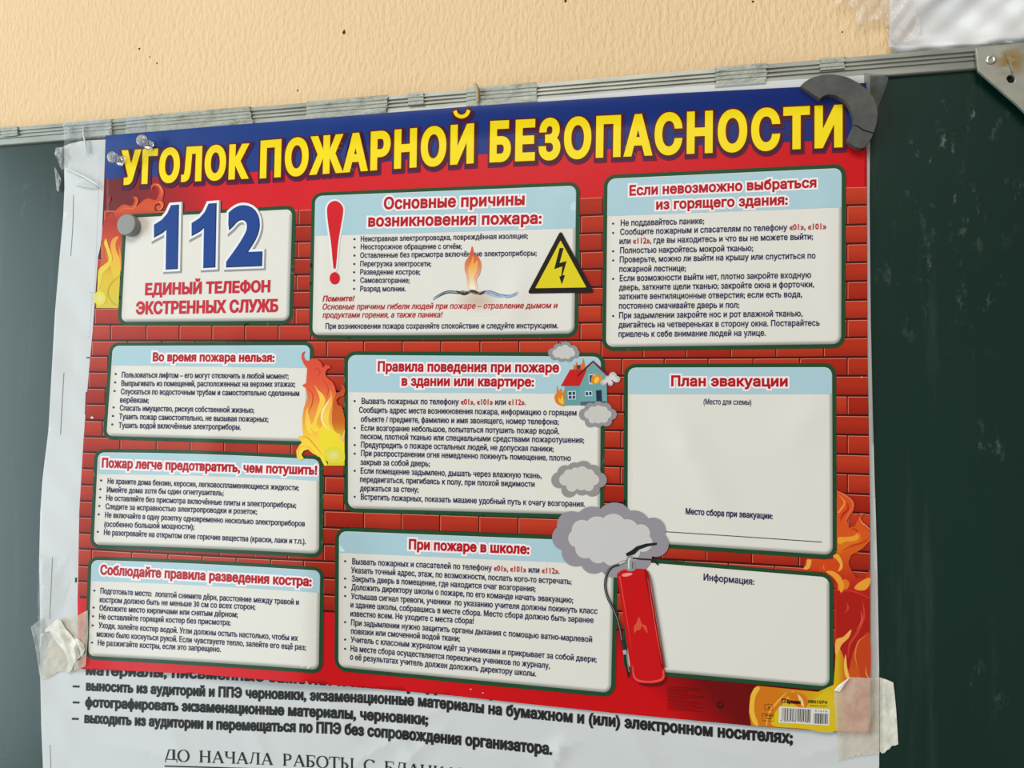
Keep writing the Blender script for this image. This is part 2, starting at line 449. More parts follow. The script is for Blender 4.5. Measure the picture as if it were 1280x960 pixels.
mx = nd(nt, 'ShaderNodeMix', data_type='RGBA'); nt.links.new(mx0.outputs[0], mx.inputs[0]); nt.links.new(base.outputs[0], mx.inputs[6]); mx.inputs[7].default_value = lin((190, 200, 192))
nt.links.new(mx.outputs[2], b.inputs['Base Color']); b.inputs['Roughness'].default_value = .32; b.inputs['Specular IOR Level'].default_value = .42
bump(nt, b, n2.outputs['Fac'], .03, .0005)

XL, XR = -1.15, .412
board = empty('chalkboard', (0, 0, RAIL_Z-.5))
tag(board, 'dark green chalkboard with an aluminium frame, carrying both paper sheets', 'chalkboard')
box('writing_surface', XL, XR, RAIL_Z-1.0, RAIL_Z+.004, 0, .011, mb, board)
malu, nt, b = mat('worn_aluminium')
n1 = noise(nt, 40, 5, (.4, 1, 2)); rr_ = ramp(nt, n1.outputs['Fac'], [(.3, lin((136, 138, 130))), (.7, lin((178, 180, 171)))])
nt.links.new(rr_.outputs[0], b.inputs['Base Color']); b.inputs['Metallic'].default_value = .55; b.inputs['Roughness'].default_value = .42
PROF = [(0, -.011), (0, .0024), (.0006, .0030), (.0050, .0030), (.0053, .0040), (.0061, .0040), (.0064, .0030), (.0078, .0030), (.0081, .0041),
        (.0089, .0041), (.0092, .0032), (.0104, .0032), (.0107, .0044), (.0128, .0044), (.0135, .0044), (.0135, -.011)]
def extr(name, prof, x0, x1, mt, parent, vertical=False, zoff=None):
    V = []
    for x in (x0, x1):
        for z, h in prof: V.append((x, -h, RAIL_Z+z) if not vertical else (XR-.002+z, -h, x))
    n = len(prof); Fc = [[i, (i+1) % n, n+(i+1) % n, n+i] for i in range(n)]+[list(range(n))[::-1], list(range(n, 2*n))]
    return mesh_obj(name, V, Fc, mt, parent)
extr('top_rail', PROF, XL, XR-.003, malu, board)
extr('side_rail', PROF, RAIL_Z-1.0, RAIL_Z+.0135, malu, board, vertical=True)
extr('side_rail', [(z, h) for z, h in PROF], RAIL_Z-1.0, RAIL_Z+.0, malu, board, vertical=True).location.x -= (XR-XL+.009)

# corner bracket, a bent triangular plate with a rivet and an open screw hole
mbr, nt, b = mat('galvanised_steel_bracket')
n1 = noise(nt, 55, 5); r1 = ramp(nt, n1.outputs['Fac'], [(.3, lin((146, 146, 134))), (.7, lin((178, 178, 165)))])
tc = nd(nt, 'ShaderNodeTexCoord'); c = PW(1264, 76, .008); vd = nd(nt, 'ShaderNodeVectorMath', operation='DISTANCE'); vd.inputs[1].default_value = (c.x, c.y, c.z-(RAIL_Z-.5))
nt.links.new(tc.outputs['Object'], vd.inputs[0]); m1 = nd(nt, 'ShaderNodeMapRange'); m1.inputs[1].default_value = .012; m1.inputs[2].default_value = .003
nt.links.new(vd.outputs['Value'], m1.inputs[0]); n2 = noise(nt, 170, 4, (.6, 1, 1)); r2 = ramp(nt, n2.outputs['Fac'], [(.42, (0, 0, 0, 1)), (.56, (1, 1, 1, 1))])
mu = nd(nt, 'ShaderNodeMath', operation='MULTIPLY'); nt.links.new(m1.outputs[0], mu.inputs[0]); nt.links.new(r2.outputs[0], mu.inputs[1])
mx = nd(nt, 'ShaderNodeMix', data_type='RGBA'); nt.links.new(mu.outputs[0], mx.inputs[0]); nt.links.new(r1.outputs[0], mx.inputs[6]); mx.inputs[7].default_value = lin((150, 122, 70))
nt.links.new(mx.outputs[2], b.inputs['Base Color']); b.inputs['Metallic'].default_value = .5; b.inputs['Roughness'].default_value = .45
def plate(name, outer, hole, h0, h1, mt, parent, bevel=.0004):
    from mathutils.geometry import tessellate_polygon
    P = [PW(x, y, h1) for x, y in outer]; loops = [P]
    if hole: loops.append([PW(x, y, h1) for x, y in hole])
    tr = tessellate_polygon([[Vector((p.x, p.z, 0)) for p in l] for l in loops])
    V = [p for l in loops for p in l]; n = len(V); V = V+[Vector((p.x, -h0, p.z)) for p in V]
    Fc = [list(t) for t in tr]+[[i+n for i in t][::-1] for t in tr]; k = 0
    for l in loops:
        m_ = len(l); Fc += [[k+i, k+(i+1) % m_, n+k+(i+1) % m_, n+k+i] for i in range(m_)]; k += m_
    o = mesh_obj(name, V, Fc, mt, parent)
    bm = bmesh.new(); bm.from_mesh(o.data); bmesh.ops.recalc_face_normals(bm, faces=bm.faces[:]); bm.to_mesh(o.data); bm.free()
    if bevel:
        bv = o.modifiers.new('bevel', 'BEVEL'); bv.width = bevel; bv.segments = 2; bv.limit_method = 'ANGLE'
    return o
hole = [(1264+5.4*math.cos(a), 98.5+5.0*math.sin(a)) for a in [k*math.pi/10 for k in range(20)]]
br = plate('corner_bracket', [(1219.5, 59.5), (1252, 57), (1300, 51.5), (1345, 48.5), (1348, 190), (1328, 186), (1276, 135), (1271, 130), (1223, 88.5)], hole, .0052, .0078, mbr, board)
def lathe(name, c, prof, mt, parent=None, n=28, sx=1, tilt=None):
    """prof: (radius, height) up from the surface point c, axis towards the room"""
    V = []; Fc = []
    for r, h in prof:
        for k in range(n):
            a = 2*math.pi*k/n; V.append(Vector((r*math.cos(a), -h, r*math.sin(a))))
    if tilt: V = [tilt @ v for v in V]
    V = [v+c for v in V]
    for j in range(len(prof)-1):
        for k in range(n): Fc.append([j*n+k, j*n+(k+1) % n, (j+1)*n+(k+1) % n, (j+1)*n+k])
    Fc += [list(range(n))[::-1], [len(prof)*n-n+k for k in range(n)]]
    o = mesh_obj(name, V, Fc, mt, parent)
    bm = bmesh.new(); bm.from_mesh(o.data); bmesh.ops.recalc_face_normals(bm, faces=bm.faces[:]); bm.to_mesh(o.data); bm.free()
    o.data.polygons.foreach_set('use_smooth', [len(p.vertices) == 4 for p in o.data.polygons])
    return o
m_riv = simple('bright_rivet', (205, 205, 196), .3, .8)
lathe('rivet', PW(1238.5, 74.5, .0078), [(.0030, -.0002), (.0030, .0006), (.0024, .0013), (.0014, .0013), (.0012, .0004)], m_riv, br)
lathe('hole_shade', PW(1264, 98.5, .0053), [(.0031, -.0001), (.0031, .0003)], simple('painted_hole_dark', (5, 5, 5), .95), br)  # black disc paints the dark inside the open hole
# ------------------------------------------------------------------ exam notice sheet, behind the poster
exam = empty('exam_notice_sheet', PW(640, 500, .0))
tag(exam, 'large white paper sheet with black exam rules, taped to the chalkboard behind the fire poster', 'notice')
EX = [(80, 183), (86, 180), (102, 176), (130, 174.5), (300, 163), (590, 130), (720, 119.5), (850, 108.5), (1000, 99), (1088, 93.5), (1087, 250), (1088.5, 400), (1091, 520),
      (1094, 620), (1097, 720), (1099, 840), (1099, 960), (1108, 1250), (560, 1225), (74, 1190), (53.7, 960), (51.5, 905), (50.4, 848), (50, 774), (49, 697), (50.4, 640), (53, 600), (60.5, 538),
      (69, 387), (74.6, 320), (79, 270), (80.6, 235)]
sheet = Ink(h_exam); sheet.poly(EX, (211, 214, 215), 0, grid=6)
ex_sheet = sheet.build('paper_sheet', exam, M_EXAM)
sol = ex_sheet.modifiers.new('thickness', 'SOLIDIFY'); sol.thickness = .00018; sol.offset = -1
K = (24, 24, 26)
t = Ink(h_exam)
t.text('материалы, письменные заметки и иные средства хранения', (107, 844), (700, 879), 13.4, K, 3, w=.8, cap1=15, track=.02, via=[(300, 851), (470, 861)])
t.text('выносить из аудиторий и ППЭ черновики, экзаменационные материалы на бумажном и (или) электронном носителях;', (107, 863.5), (991, 930), 13.2, K, 3, w=.85, cap1=16.5, track=.02,
       via=[(260, 871), (387, 876), (520, 883), (640, 896), (760, 908), (890, 921)])
t.text('–', (90.5, 862.5), (99, 862.8), 12.5, K, 3, w=.7)
t.text('фотографировать экзаменационные материалы, черновики;', (106, 884), (535, 906.5), 13.4, K, 3, w=.85, cap1=15, track=.02, via=[(230, 889.5), (340, 894), (450, 900)])
t.text('–', (90.5, 882.5), (99, 882.8), 12.5, K, 3, w=.7)
t.text('выходить из аудитории и перемещаться по ППЭ без сопровождения организатора.', (105, 904), (690, 944), 13.6, K, 3, w=.85, cap1=16, track=.02, via=[(265, 912), (430, 918.5), (570, 931)])
t.text('–', (89.5, 903), (98, 903.3), 12.5, K, 3, w=.7)
t.build('rule_lettering', exam, M_EXAM)
# serif capitals drawn stroke by stroke: (x0, y0, x1, y1, weight) in a 10-high cell, '(' arcs as polylines
SER = {
 'Д': (10.5, [[(1.2, 2.0), (3.4, 9.8), 1], [(3.4, 9.8), (4.6, 9.8), .6], [(7.4, 9.8), (7.4, 2), 2.0], [(3.2, 9.8), (8.6, 9.8), .5], [(0.3, 1.6), (10.2, 1.6), .6], [(.5, 1.6), (.4, -.9), .5], [(10, 1.6), (10.1, -.9), .5]]),
 'О': (10.5, [['o', 5.1, 5, 4.4, 5]]),
 'Н': (11, [[(2, 0), (2, 10), 1.6], [(8.6, 0), (8.6, 10), 1.6], [(2, 5.1), (8.6, 5.1), .6], [(.5, .2), (3.5, .2), .5], [(.5, 9.8), (3.5, 9.8), .5], [(7.1, .2), (10.1, .2), .5], [(7.1, 9.8), (10.1, 9.8), .5]]),
 'А': (10.5, [[(1.3, .3), (5, 9.9), .6], [(5, 9.9), (8.8, .3), 1.7], [(2.6, 3.4), (7.4, 3.4), .6], [(.2, .2), (2.7, .2), .5], [(7.2, .2), (10.3, .2), .5]]),
 'Ч': (10, [[(1.8, 10), (1.8, 6.3), 1.6], [(1.8, 6.4), (2.6, 5), 1.2], [(2.6, 5), (4.6, 4.5), .7], [(4.6, 4.5), (7.6, 5.2), .7], [(7.8, 0), (7.8, 10), 1.6], [(.4, 9.8), (3.3, 9.8), .5], [(6.3, 9.8), (9.3, 9.8), .5], [(6.3, .2), (9.3, .2), .5]]),
 'Л': (10.5, [[(1, .5), (2.4, 1.6), 1.0], [(2.3, 1.2), (4, 9.8), .7], [(8, 0), (8, 10), 1.6], [(3.0, 9.8), (9.5, 9.8), .5], [(6.5, .2), (9.5, .2), .5]]),
 'Р': (9, [[(2, 0), (2, 10), 1.6], [(.5, .2), (3.6, .2), .5], [(.5, 9.8), (4, 9.8), .5], [(4, 9.7), (6, 9.3), .8], [(6, 9.4), (7.2, 7.4), 1.5], [(7.2, 7.4), (6, 5.2), 1.4], [(6, 5.1), (2, 4.7), .7]]),
 'Б': (9.2, [[(2, 0), (2, 10), 1.6], [(.5, .2), (4, .2), .5], [(.5, 9.8), (7.8, 9.8), .6], [(7.7, 10), (7.9, 7.6), .5], [(2, 5.5), (5, 5.4), .6], [(5, 5.4), (7.4, 3), 1.4], [(7.4, 3), (5.2, .3), 1.4], [(5.2, .3), (3, .2), .6]]),
 'Т': (9.5, [[(4.7, 0), (4.7, 10), 1.6], [(.6, 9.8), (8.9, 9.8), .6], [(.7, 10), (.4, 7.4), .5], [(8.8, 10), (9.1, 7.4), .5], [(3.1, .2), (6.3, .2), .5]]),
 'Ы': (12.5, [[(2, 0), (2, 10), 1.6], [(.5, .2), (3.8, .2), .5], [(.5, 9.8), (3.6, 9.8), .5], [(2, 5.5), (4.5, 5.4), .6], [(4.5, 5.4), (6.7, 3), 1.4], [(6.7, 3), (4.8, .3), 1.4], [(10.2, 0), (10.2, 10), 1.6], [(8.8, .2), (11.7, .2), .5], [(8.8, 9.8), (11.7, 9.8), .5]]),
 'С': (9.6, [['c', 5.1, 5, 4.4, 5], [(8.6, 10), (8.6, 7.3), .5]]),
 'К': (10, [[(2, 0), (2, 10), 1.6], [(.5, .2), (3.5, .2), .5], [(.5, 9.8), (3.5, 9.8), .5], [(2, 4.9), (4, 5.2), .6], [(4, 5.2), (7.6, 9.6), .9], [(3.8, 5.2), (8.2, .3), 1.6], [(7.2, 9.6), (8.8, 9.4), .9], [(7.4, .2), (9.8, .2), .5]]),
 'М': (12.5, [[(1.8, 0), (2.2, 10), .6], [(2.2, 10), (6.1, .6), 1.6], [(6.1, .6), (10, 10), .6], [(10.2, 0), (10.2, 10), 1.6], [(.4, .2), (3.2, .2), .5], [(.6, 9.8), (2.6, 9.8), .5], [(8.8, .2), (11.7, .2), .5], [(10, 9.8), (11.7, 9.8), .5]]),
 'И': (11, [[(2, 0), (2, 10), 1.6], [(8.6, 0), (8.6, 10), 1.6], [(2.2, .8), (8.4, 9.2), .7], [(.5, .2), (3.5, .2), .5], [(.5, 9.8), (3.5, 9.8), .5], [(7.1, .2), (10.1, .2), .5], [(7.1, 9.8), (10.1, 9.8), .5]]),
 ' ': (7.6, []), }
t = Ink(h_exam)
word = 'ДО НАЧАЛА РАБОТЫ С БЛАНКАМИ'
def spath(f):                     # baseline of the serif line by fraction of its length
    x = 206+f*400; return x, np.interp(x, [206, 346, 430, 470, 620], [952.3, 957.3, 962.5, 966, 980])
tot = sum(SER[c][0] for c in word); X = 0; un = 400/tot
for ch in word:
    adv, strokes = SER[ch]
    def mp(u, v):
        f = (X+u)/tot; bx, by = spath(f); return (bx, by-v*1.47-.9)
    for st in strokes:
        if st[0] in ('o', 'c'):
            _, cx_, cy_, rx, ry = st; N = 22; a0, a1 = (0, 2*math.pi) if st[0] == 'o' else (.62, 2*math.pi-.62)
            for i in range(N):
                a, b_ = a0+(a1-a0)*i/N, a0+(a1-a0)*(i+1)/N; am = (a+b_)/2; wt = .45+1.25*abs(math.cos(am))
                t.stroke([mp(cx_+rx*math.cos(a), cy_+ry*math.sin(a)), mp(cx_+rx*math.cos(b_), cy_+ry*math.sin(b_))], wt*1.35, K, 3)
        else:
            (u0, v0), (u1, v1), wt = st; t.stroke([mp(u0, v0), mp(u1, v1)], wt*1.35+.15, K, 3, smooth=False)
    X += adv
t.stroke([(205.5, 957.6), (340, 962), (430, 968.5), (520, 975)], 1.5, K, 3)
t.build('underlined_serif_heading', exam, M_EXAM)
t = Ink(h_exam)
G1 = (120, 124, 126)
t.stroke([(91.8, 244), (91, 280), (88.3, 320)], .8, G1, 1); t.stroke([(79.8, 466), (77.6, 505), (75.5, 543)], .8, G1, 1)
t.stroke([(65.5, 697), (63.8, 735), (62, 774)], .8, G1, 1); t.stroke([(62.5, 931), (63.5, 960)], .7, G1, 1)
def dots(a, b_, n):
    for i in range(n):
        f = i/(n-1); t.disc(a[0]+(b_[0]-a[0])*f, a[1]+(b_[1]-a[1])*f, .45, (90, 92, 95), 1, n=5)
dots((124.2, 218), (118.3, 366), 50); dots((116, 366), (111.5, 421), 20); dots((113, 366), (118, 366), 3); dots((111, 421), (107, 421), 2)
t.stroke([(108, 447), (114, 447)], 1.6, (40, 40, 45), 1); t.stroke([(108.3, 490), (107, 518)], 2.2, (60, 40, 42), 1)
t.stroke([(95, 722), (94.8, 728)], 2.6, (40, 30, 32), 1)
tag(t.build('crop_marks', exam, M_EXAM), kind='stuff')

# ------------------------------------------------------------------ the fire safety poster
poster = empty('fire_safety_poster', PW(610, 500, .0))
tag(poster, 'red brick-patterned fire safety poster with yellow title on blue, pinned over the white sheet', 'poster')
TOP = [(132, 169.5), (262, 158.4), (430, 145.2), (588, 132.8), (720, 124.3), (850, 116.2), (1001, 108.6), (1083, 103.5)]
RIGHT = [(1083, 103.5), (1083.5, 200), (1084.5, 440), (1087.5, 640), (1088, 830), (1087.7, 908)]
BOT = [(1083, 917.5), (1040, 914.5), (940, 907.3), (765, 891), (640, 877.8), (560, 868.9), (470, 860.8), (382, 853.5), (350, 851.5), (240, 842), (107, 836.5), (98, 835)]
LEFT = [(98, 835), (96.8, 751), (97.5, 724), (99, 640), (104, 555), (109, 488), (116, 411), (122.6, 320), (127, 302), (130, 230), (132, 169.5)]
def lerp3(a, b_, f): return tuple(a[i]+(b_[i]-a[i])*f for i in range(3))
def xl(y): P = LEFT[::-1]; return float(np.interp(y, [p[1] for p in P], [p[0] for p in P]))
def xr(y): return float(np.interp(y, [p[1] for p in RIGHT], [p[0] for p in RIGHT]))
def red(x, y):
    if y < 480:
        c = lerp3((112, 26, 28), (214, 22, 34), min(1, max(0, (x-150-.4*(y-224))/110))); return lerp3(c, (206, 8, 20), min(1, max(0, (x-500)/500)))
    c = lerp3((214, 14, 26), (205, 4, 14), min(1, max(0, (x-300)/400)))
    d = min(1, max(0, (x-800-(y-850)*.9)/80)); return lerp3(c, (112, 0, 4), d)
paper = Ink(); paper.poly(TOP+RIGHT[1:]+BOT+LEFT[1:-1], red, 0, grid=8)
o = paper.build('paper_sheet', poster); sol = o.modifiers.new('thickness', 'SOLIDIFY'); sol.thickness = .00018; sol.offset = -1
k = Ink(); k.poly(TOP+[(1083.3, 174), (860, 182), (598, 193), (316, 215), (131, 223.8)], lambda x, y: lerp3((26, 62, 136), (14, 38, 112), (x-130)/950), 1)
k.build('blue_title_band', poster)

# brick print: joints and courses measured as a lattice, so it follows the hang of the sheet
RT = [(1.5, 138), (2.5, 182.5), (3.5, 224), (4.5, 265), (5.5, 306), (6.5, 348), (7.5, 389), (8, 409), (9, 455), (10, 503.5), (11, 551.5), (12, 600.5), (13, 649), (14, 699), (15, 752),
      (16, 804.5), (17, 858), (18, 914), (19, 970.5), (20, 1030), (21, 1089)]
RB = [(1.5, 117.5), (2.5, 167), (3.5, 212), (4.5, 254.5), (5.5, 297), (6.5, 340), (7.5, 381), (8, 405), (9, 455), (10, 502), (11, 550), (12, 599), (13, 648), (14, 699), (15, 749),
      (16, 800), (17, 855), (18, 911), (19, 969), (20, 1029), (21, 1091)]
def ext(T, c):
    xs = [p[0] for p in T]; ys = [p[1] for p in T]
    if c < xs[0]: return ys[0]-(xs[0]-c)*(ys[1]-ys[0])
    return float(np.interp(c, xs, ys))
def bx(c, k_): f = (k_-8)/12; return ext(RT, c)*(1-f)+ext(RB, c)*f
KX = [112, 388, 755, 1078]
KY = {}
r1078 = [234, 257.5, 282, 305.5, 329, 352.5, 376, 400, 423, 447.5, 471, 496, 520.5, 545, 569.5, 594, 619, 642.5, 667, 691, 715, 740, 765, 790, 815]
r755 = [246.5, 269.5, 292.3, 314.8, 337.3, 360, 382.5, 404.5, 426.5, 449, 471, 493.7, 516.5, 539, 561.5, 584, 606.3, 629, 651.5, 674, 696.5, 719, 741.5, 764, 787]
r388 = [262.2, 282.7, 303.3, 324, 344.5, 365, 386, 407, 427.2, 448, 469, 490.2, 511.5, 532.5, 553.7, 575, 596, 617.3, 638.7, 659.8, 681, 702, 723, 743.7, 764]
r112 = [263, 283.5, 304, 324.5, 345, 365.5, 386, 407, 427, 446.3, 466.2, 486.2, 506.2, 526.5, 547, 566.5, 587, 607.3, 627.8, 647.7, 668, 687.7, 708.6, 728.5, 748.3]
def by(x, k_):
    i = min(23, max(0, int(math.floor(k_)))); f = k_-i; v = []
    for r in (r112, r388, r755, r1078): v.append(r[i]*(1-f)+r[i+1]*f)
    t_ = 0
    for j in range(4):
        L_ = v[j]
        for q in range(4):
            if q != j: L_ *= (x-KX[q])/(KX[j]-KX[q])
        t_ += L_
    return t_
k = Ink()
xs = list(range(100, 1096, 8))
edge_t = [(x, by(x, 0)) for x in range(int(xl(265))+2, 1084, 24)]; edge_b = [(x, by(x, 24)) for x in range(100, 1088, 24)]
lft = [(xl(y)+.4, y) for y in range(275, 745, 20)]; rgt = [(xr(y)-.4, y) for y in range(240, 815, 20)]
k.poly(edge_t+rgt+edge_b[::-1]+lft[::-1], (66, 8, 8), 1, grid=8)
rb = random.Random(5)
for row in range(24):
    c = 1.0 if row % 2 == 0 else .5
    while c < 21.6:
        x0 = bx(c, row+.5)+.6; x1 = bx(c+1, row+.5)-1.3
        yy = by((x0+x1)/2, row+.5); x0 = max(x0, xl(yy)+.4); x1 = min(x1, xr(yy)-.4)
        if x1-x0 > 1.5:
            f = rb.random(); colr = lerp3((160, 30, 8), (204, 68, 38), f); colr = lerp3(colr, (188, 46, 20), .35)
            g = .35*max(0, (400-x0)/300); colr = lerp3(colr, (176, 60, 50), g)  # brick colour shifted paler to the left, painting in the light there
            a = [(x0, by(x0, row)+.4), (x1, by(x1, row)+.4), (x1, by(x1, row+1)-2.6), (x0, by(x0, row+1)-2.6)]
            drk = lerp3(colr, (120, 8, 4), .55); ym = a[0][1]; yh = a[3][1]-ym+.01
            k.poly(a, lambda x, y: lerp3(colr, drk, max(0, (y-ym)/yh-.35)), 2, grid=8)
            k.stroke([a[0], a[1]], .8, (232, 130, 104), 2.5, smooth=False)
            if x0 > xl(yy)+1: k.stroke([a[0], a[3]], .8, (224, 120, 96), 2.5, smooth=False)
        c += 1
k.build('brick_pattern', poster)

# title
k = Ink(); Y = (250, 222, 12)
hal = [(1.7, (96, 20, 14), 1, 0, 0), (2.6, (78, 12, 16), 1.5, .8, 1.4), (3.6, (70, 24, 84), 2, 1.0, 2.4)]
k.text('УГОЛОК', (151, 231.5), (309.5, 223.3), 43.5, Y, 6, w=2.4, cap1=44, halo=hal, track=.10, res=5)
k.text('ПОЖАРНОИ', (324.5, 223.3), (592, 204), 47.5, Y, 6, w=2.5, cap1=50, halo=hal, track=.10, res=5)
BRV = [(568.5, 138.5), (571, 143.5), (577, 145.8), (583, 143.3), (586, 137.6)]
k.stroke(BRV, 4.6, Y, 6)
for hw_, hc_, hz_, hx_, hy_ in hal: k.stroke([(568.5+hx_-hw_*.6, 138.0+hy_-hw_*.6)]+[(x+hx_, y+hy_) for x, y in BRV]+[(586.5+hx_+hw_*.6, 137.0+hy_-hw_*.6)], 4.6+2*hw_, hc_, 6-hz_)
k.text('БЕЗОПАСНОСТИ', (611.5, 203.2), (1053, 184), 52, Y, 6, w=2.7, cap1=53.5, halo=hal, track=.10, res=5)
tag(k.build('title_lettering', poster), 'yellow capitals outlined in dark red')

NAVY = (32, 36, 84); RED = (186, 12, 30)
def panel(tl, tr, br_, bl, hdr=None, border=4.5, r=8, st=0, sb=0, z=4, body=(230, 226, 218)):
    """rounded text box: green border, off-white face with printed bevel, pale blue heading strip"""
    TL, TR, BR, BL = map(np.array, (tl, tr, br_, bl))
    w = (np.hypot(*(TR-TL))+np.hypot(*(BR-BL)))/2; h = (np.hypot(*(BL-TL))+np.hypot(*(BR-TR)))/2
    def mp(a, b_):
        a = np.asarray(a)/w; b_ = np.asarray(b_)/h
        x = (1-a)*(1-b_)*TL[0]+a*(1-b_)*TR[0]+a*b_*BR[0]+(1-a)*b_*BL[0]; y = (1-a)*(1-b_)*TL[1]+a*(1-b_)*TR[1]+a*b_*BR[1]+(1-a)*b_*BL[1]
        return np.stack([x, y+4*a*(1-a)*(st*(1-b_)+sb*b_)], -1)
    def peri(e, rr):
        P = []
        for cx_, cy_, a0 in ((w+e-rr, -e+rr, -90), (w+e-rr, h+e-rr, 0), (-e+rr, h+e-rr, 90), (-e+rr, -e+rr, 180)):
            for i in range(7):
                a = math.radians(a0+15*i); P.append((cx_+rr*math.cos(a), cy_+rr*math.sin(a)))
        Q = []
        for i in range(len(P)):
            a, b_ = np.array(P[i]), np.array(P[(i+1) % len(P)]); n = max(1, int(np.hypot(*(b_-a))/8))
            Q += [a+(b_-a)*j/n for j in range(n)]
        return np.array(Q)
    k = Ink()
    q = peri(border, r+border); k.poly(mp(q[:, 0], q[:, 1]), (28, 74, 44), z, grid=8)
    q = peri(0, r); k.poly(mp(q[:, 0], q[:, 1]), body, z+1, grid=8)
    # printed bevel
    q0 = peri(0, r); cen = np.array([w/2, h/2]); N = len(q0); nx = []
    hf_ = None
    if hdr: hl, hr = (hdr[0]-tl[1])/h*h/(bl[1]-tl[1]), (hdr[1]-tr[1])/(br_[1]-tr[1])
    for (d0, d1) in ((0, 2.2), (2.2, 5.0)):
        V = []; C = []
        for p in q0:
            ix = min(max(p[0], r+0), w-r); iy = min(max(p[1], r+0), h-r); v = np.array([ix, iy])-p; n_ = v/(np.hypot(*v)+1e-9)
            nx = n_
            dark = max(0, min(1, .15+.85*max(0, -n_[1]*.9-n_[0]*.75))) if True else 0
            if n_[1] > .5: dark *= .25
            for dd_ in (d0, d1):
                pp = p+n_*dd_; V.append(pp); f = dark*(1-dd_/5.0)
                C.append(lerp3(body, (128, 130, 124), f))
        V = np.array(V); px = mp(V[:, 0], V[:, 1])
        k.V.append(px); k.C.append(np.array([lin(c) for c in C])); k.Z.append(np.full(len(px), z+1.35))
        k.F += [[k.n+2*i, k.n+2*((i+1) % N), k.n+2*((i+1) % N)+1, k.n+2*i+1] for i in range(N)]; k.n += len(px)
    if hdr:
        q = peri(-.6, r-.6); H0, H1 = hl*h, hr*h
        P = [p for p in q if p[1] < H0+(H1-H0)*p[0]/w]
        rt = [p for p in P if p[0] > w/2]; lf = [p for p in P if p[0] <= w/2]
        rt.sort(key=lambda p: (p[0]-p[1]*-1)); 
        top = sorted(P, key=lambda p: math.atan2(p[1]-h*.5, p[0]-w/2) if True else 0)
        top = [(w-.6, H1)]+[p for p in top[::-1]]+[(.6, H0)]
        bot = [(w*i/10*(1-1.2/w)+.6, H0+(H1-H0)*i/10) for i in range(1, 10)]
        T_ = np.array(top+bot); k.poly(mp(T_[:, 0], T_[:, 1]), (174, 206, 217), z+2.2, grid=8)
    o = k.build('text_panel', poster); return o
def heading(pan, lines, cap, w=.75, hw=2.3, col=RED, z=8):
    k = Ink()
    for l in lines:
        k.text(l[0], l[1], l[2], l[3] if len(l) > 3 else cap, col, z, w=w*.8, halo=[(hw, (246, 236, 238), .8, 0, 0)], track=.015, res=3)
    return k.build('panel_heading', pan)
def body(pan, lines, cap, bullets=(), w=.3, col=NAVY, bl_r=1.35, z=7):
    k = Ink()
    for l in lines:
        kw = l[3] if len(l) > 3 else {}
        k.text(l[0], l[1], l[2], kw.get('cap', cap), kw.get('col', col), z, w=kw.get('w', w)*(.55 if cap < 10 else .9), italic=kw.get('it', 0), alt=RED, track=.01)
    for x, y in bullets: k.disc(x, y, bl_r, col, z, n=8)
    return k.build('panel_text', pan)

p = panel((158.5, 272.5), (365.5, 261.5), (361.5, 401), (151.5, 402.5), None, 4.5, 8)
body(p, [('ЕДИНЫЙ ТЕЛЕФОН', (181, 369.2), (337.5, 365.3), {'cap': 15.5}), ('ЭКСТРЕННЫХ СЛУЖБ', (169.5, 393.3), (347.5, 390), {'cap': 16.6})], 15, w=.95, col=(202, 34, 54))
tag(p, 'white panel with a big blue 112')
k = Ink(); BL_ = (24, 66, 142)
hal = [(.7, (14, 24, 60), .5, .4, .4), (3.6, (236, 238, 240), 1, .3, .2), (4.6, (150, 150, 152), 1.6, 1.4, 1.6)]
ONE = [(375, 147), (411, 144), (405, 461), (349, 464), (352, 262), (330, 282), (291, 303), (291, 243), (328, 220), (356, 188)]
for dx_, dy_ in ((0, 0), (188, -8)):
    P_ = np.array([((x+dx_)/4+120, (y+dy_)/4+220) for x, y in ONE]); k.poly(P_, BL_, 8)
    for hw_, hc_, hz_, hx_, hy_ in hal: O_ = [offset_loop(P_, hw_), offset_loop(P_, -hw_)]; O_.sort(key=lambda q: q[:, 0].min()); k.poly(O_[0]+[hx_, hy_], hc_, 8-hz_)
k.text('2', (282, 333.3), (327.5, 331.6), 79.5, BL_, 8, w=4.0, halo=hal, res=6)
tag(k.build('emergency_number', p), 'big blue digits 112 with white outline')

p = panel((394, 245), (720.5, 232), (718, 417), (390.5, 419), (294.5, 285), 4.5, 9, sb=1)
heading(p, [('Основные причины', (479.5, 262), (655.7, 256.5), 16), ('возникновения пожара:', (460, 283.7), (677, 279.8), 15.5)], 15, w=.95)
bl = lambda L: [(x/4+380, y/4+220) for x, y in L]
R_ = {'col': RED, 'it': .22}
body(p, [('Неисправная электропроводка, повреждённая изоляция;', (450.7, 302), (659.7, 298.2)), ('Неосторожное обращение с огнём;', (450.7, 311.8), (577, 311.2)),
  ('Оставленные без присмотра включённые электроприборы;', (450, 322.5), (670.7, 319.6)), ('Перегрузка электросети;', (450, 333), (538.8, 333)), ('Разведение костров;', (450, 343.3), (525, 343.3)),
  ('Самовозгорание;', (450, 353.6), (511.8, 353.7)), ('Разряд молнии.', (450, 364.3), (507, 364.3)),
  ('Помните!', (403, 377), (443, 376.5), {'col': RED, 'it': .22, 'w': .5, 'cap': 7.5}), ('Основные причины гибели людей при пожаре – отравление дымом и', (403, 387), (697, 385.3), {'col': RED, 'it': .22, 'cap': 7.6}),
  ('продуктами горения, а также паника!', (403, 397.4), (553, 396.8), {'col': RED, 'it': .22, 'cap': 7.6}),
  ('При возникновении пожара сохраняйте спокойствие и следуйте инструкциям.', (406.7, 411.2), (697.5, 410.4), {'cap': 7.4})], 7.1,
  bl([(252, 316), (252, 357), (252, 398), (251, 440), (250, 481), (250, 522), (250, 564)]))
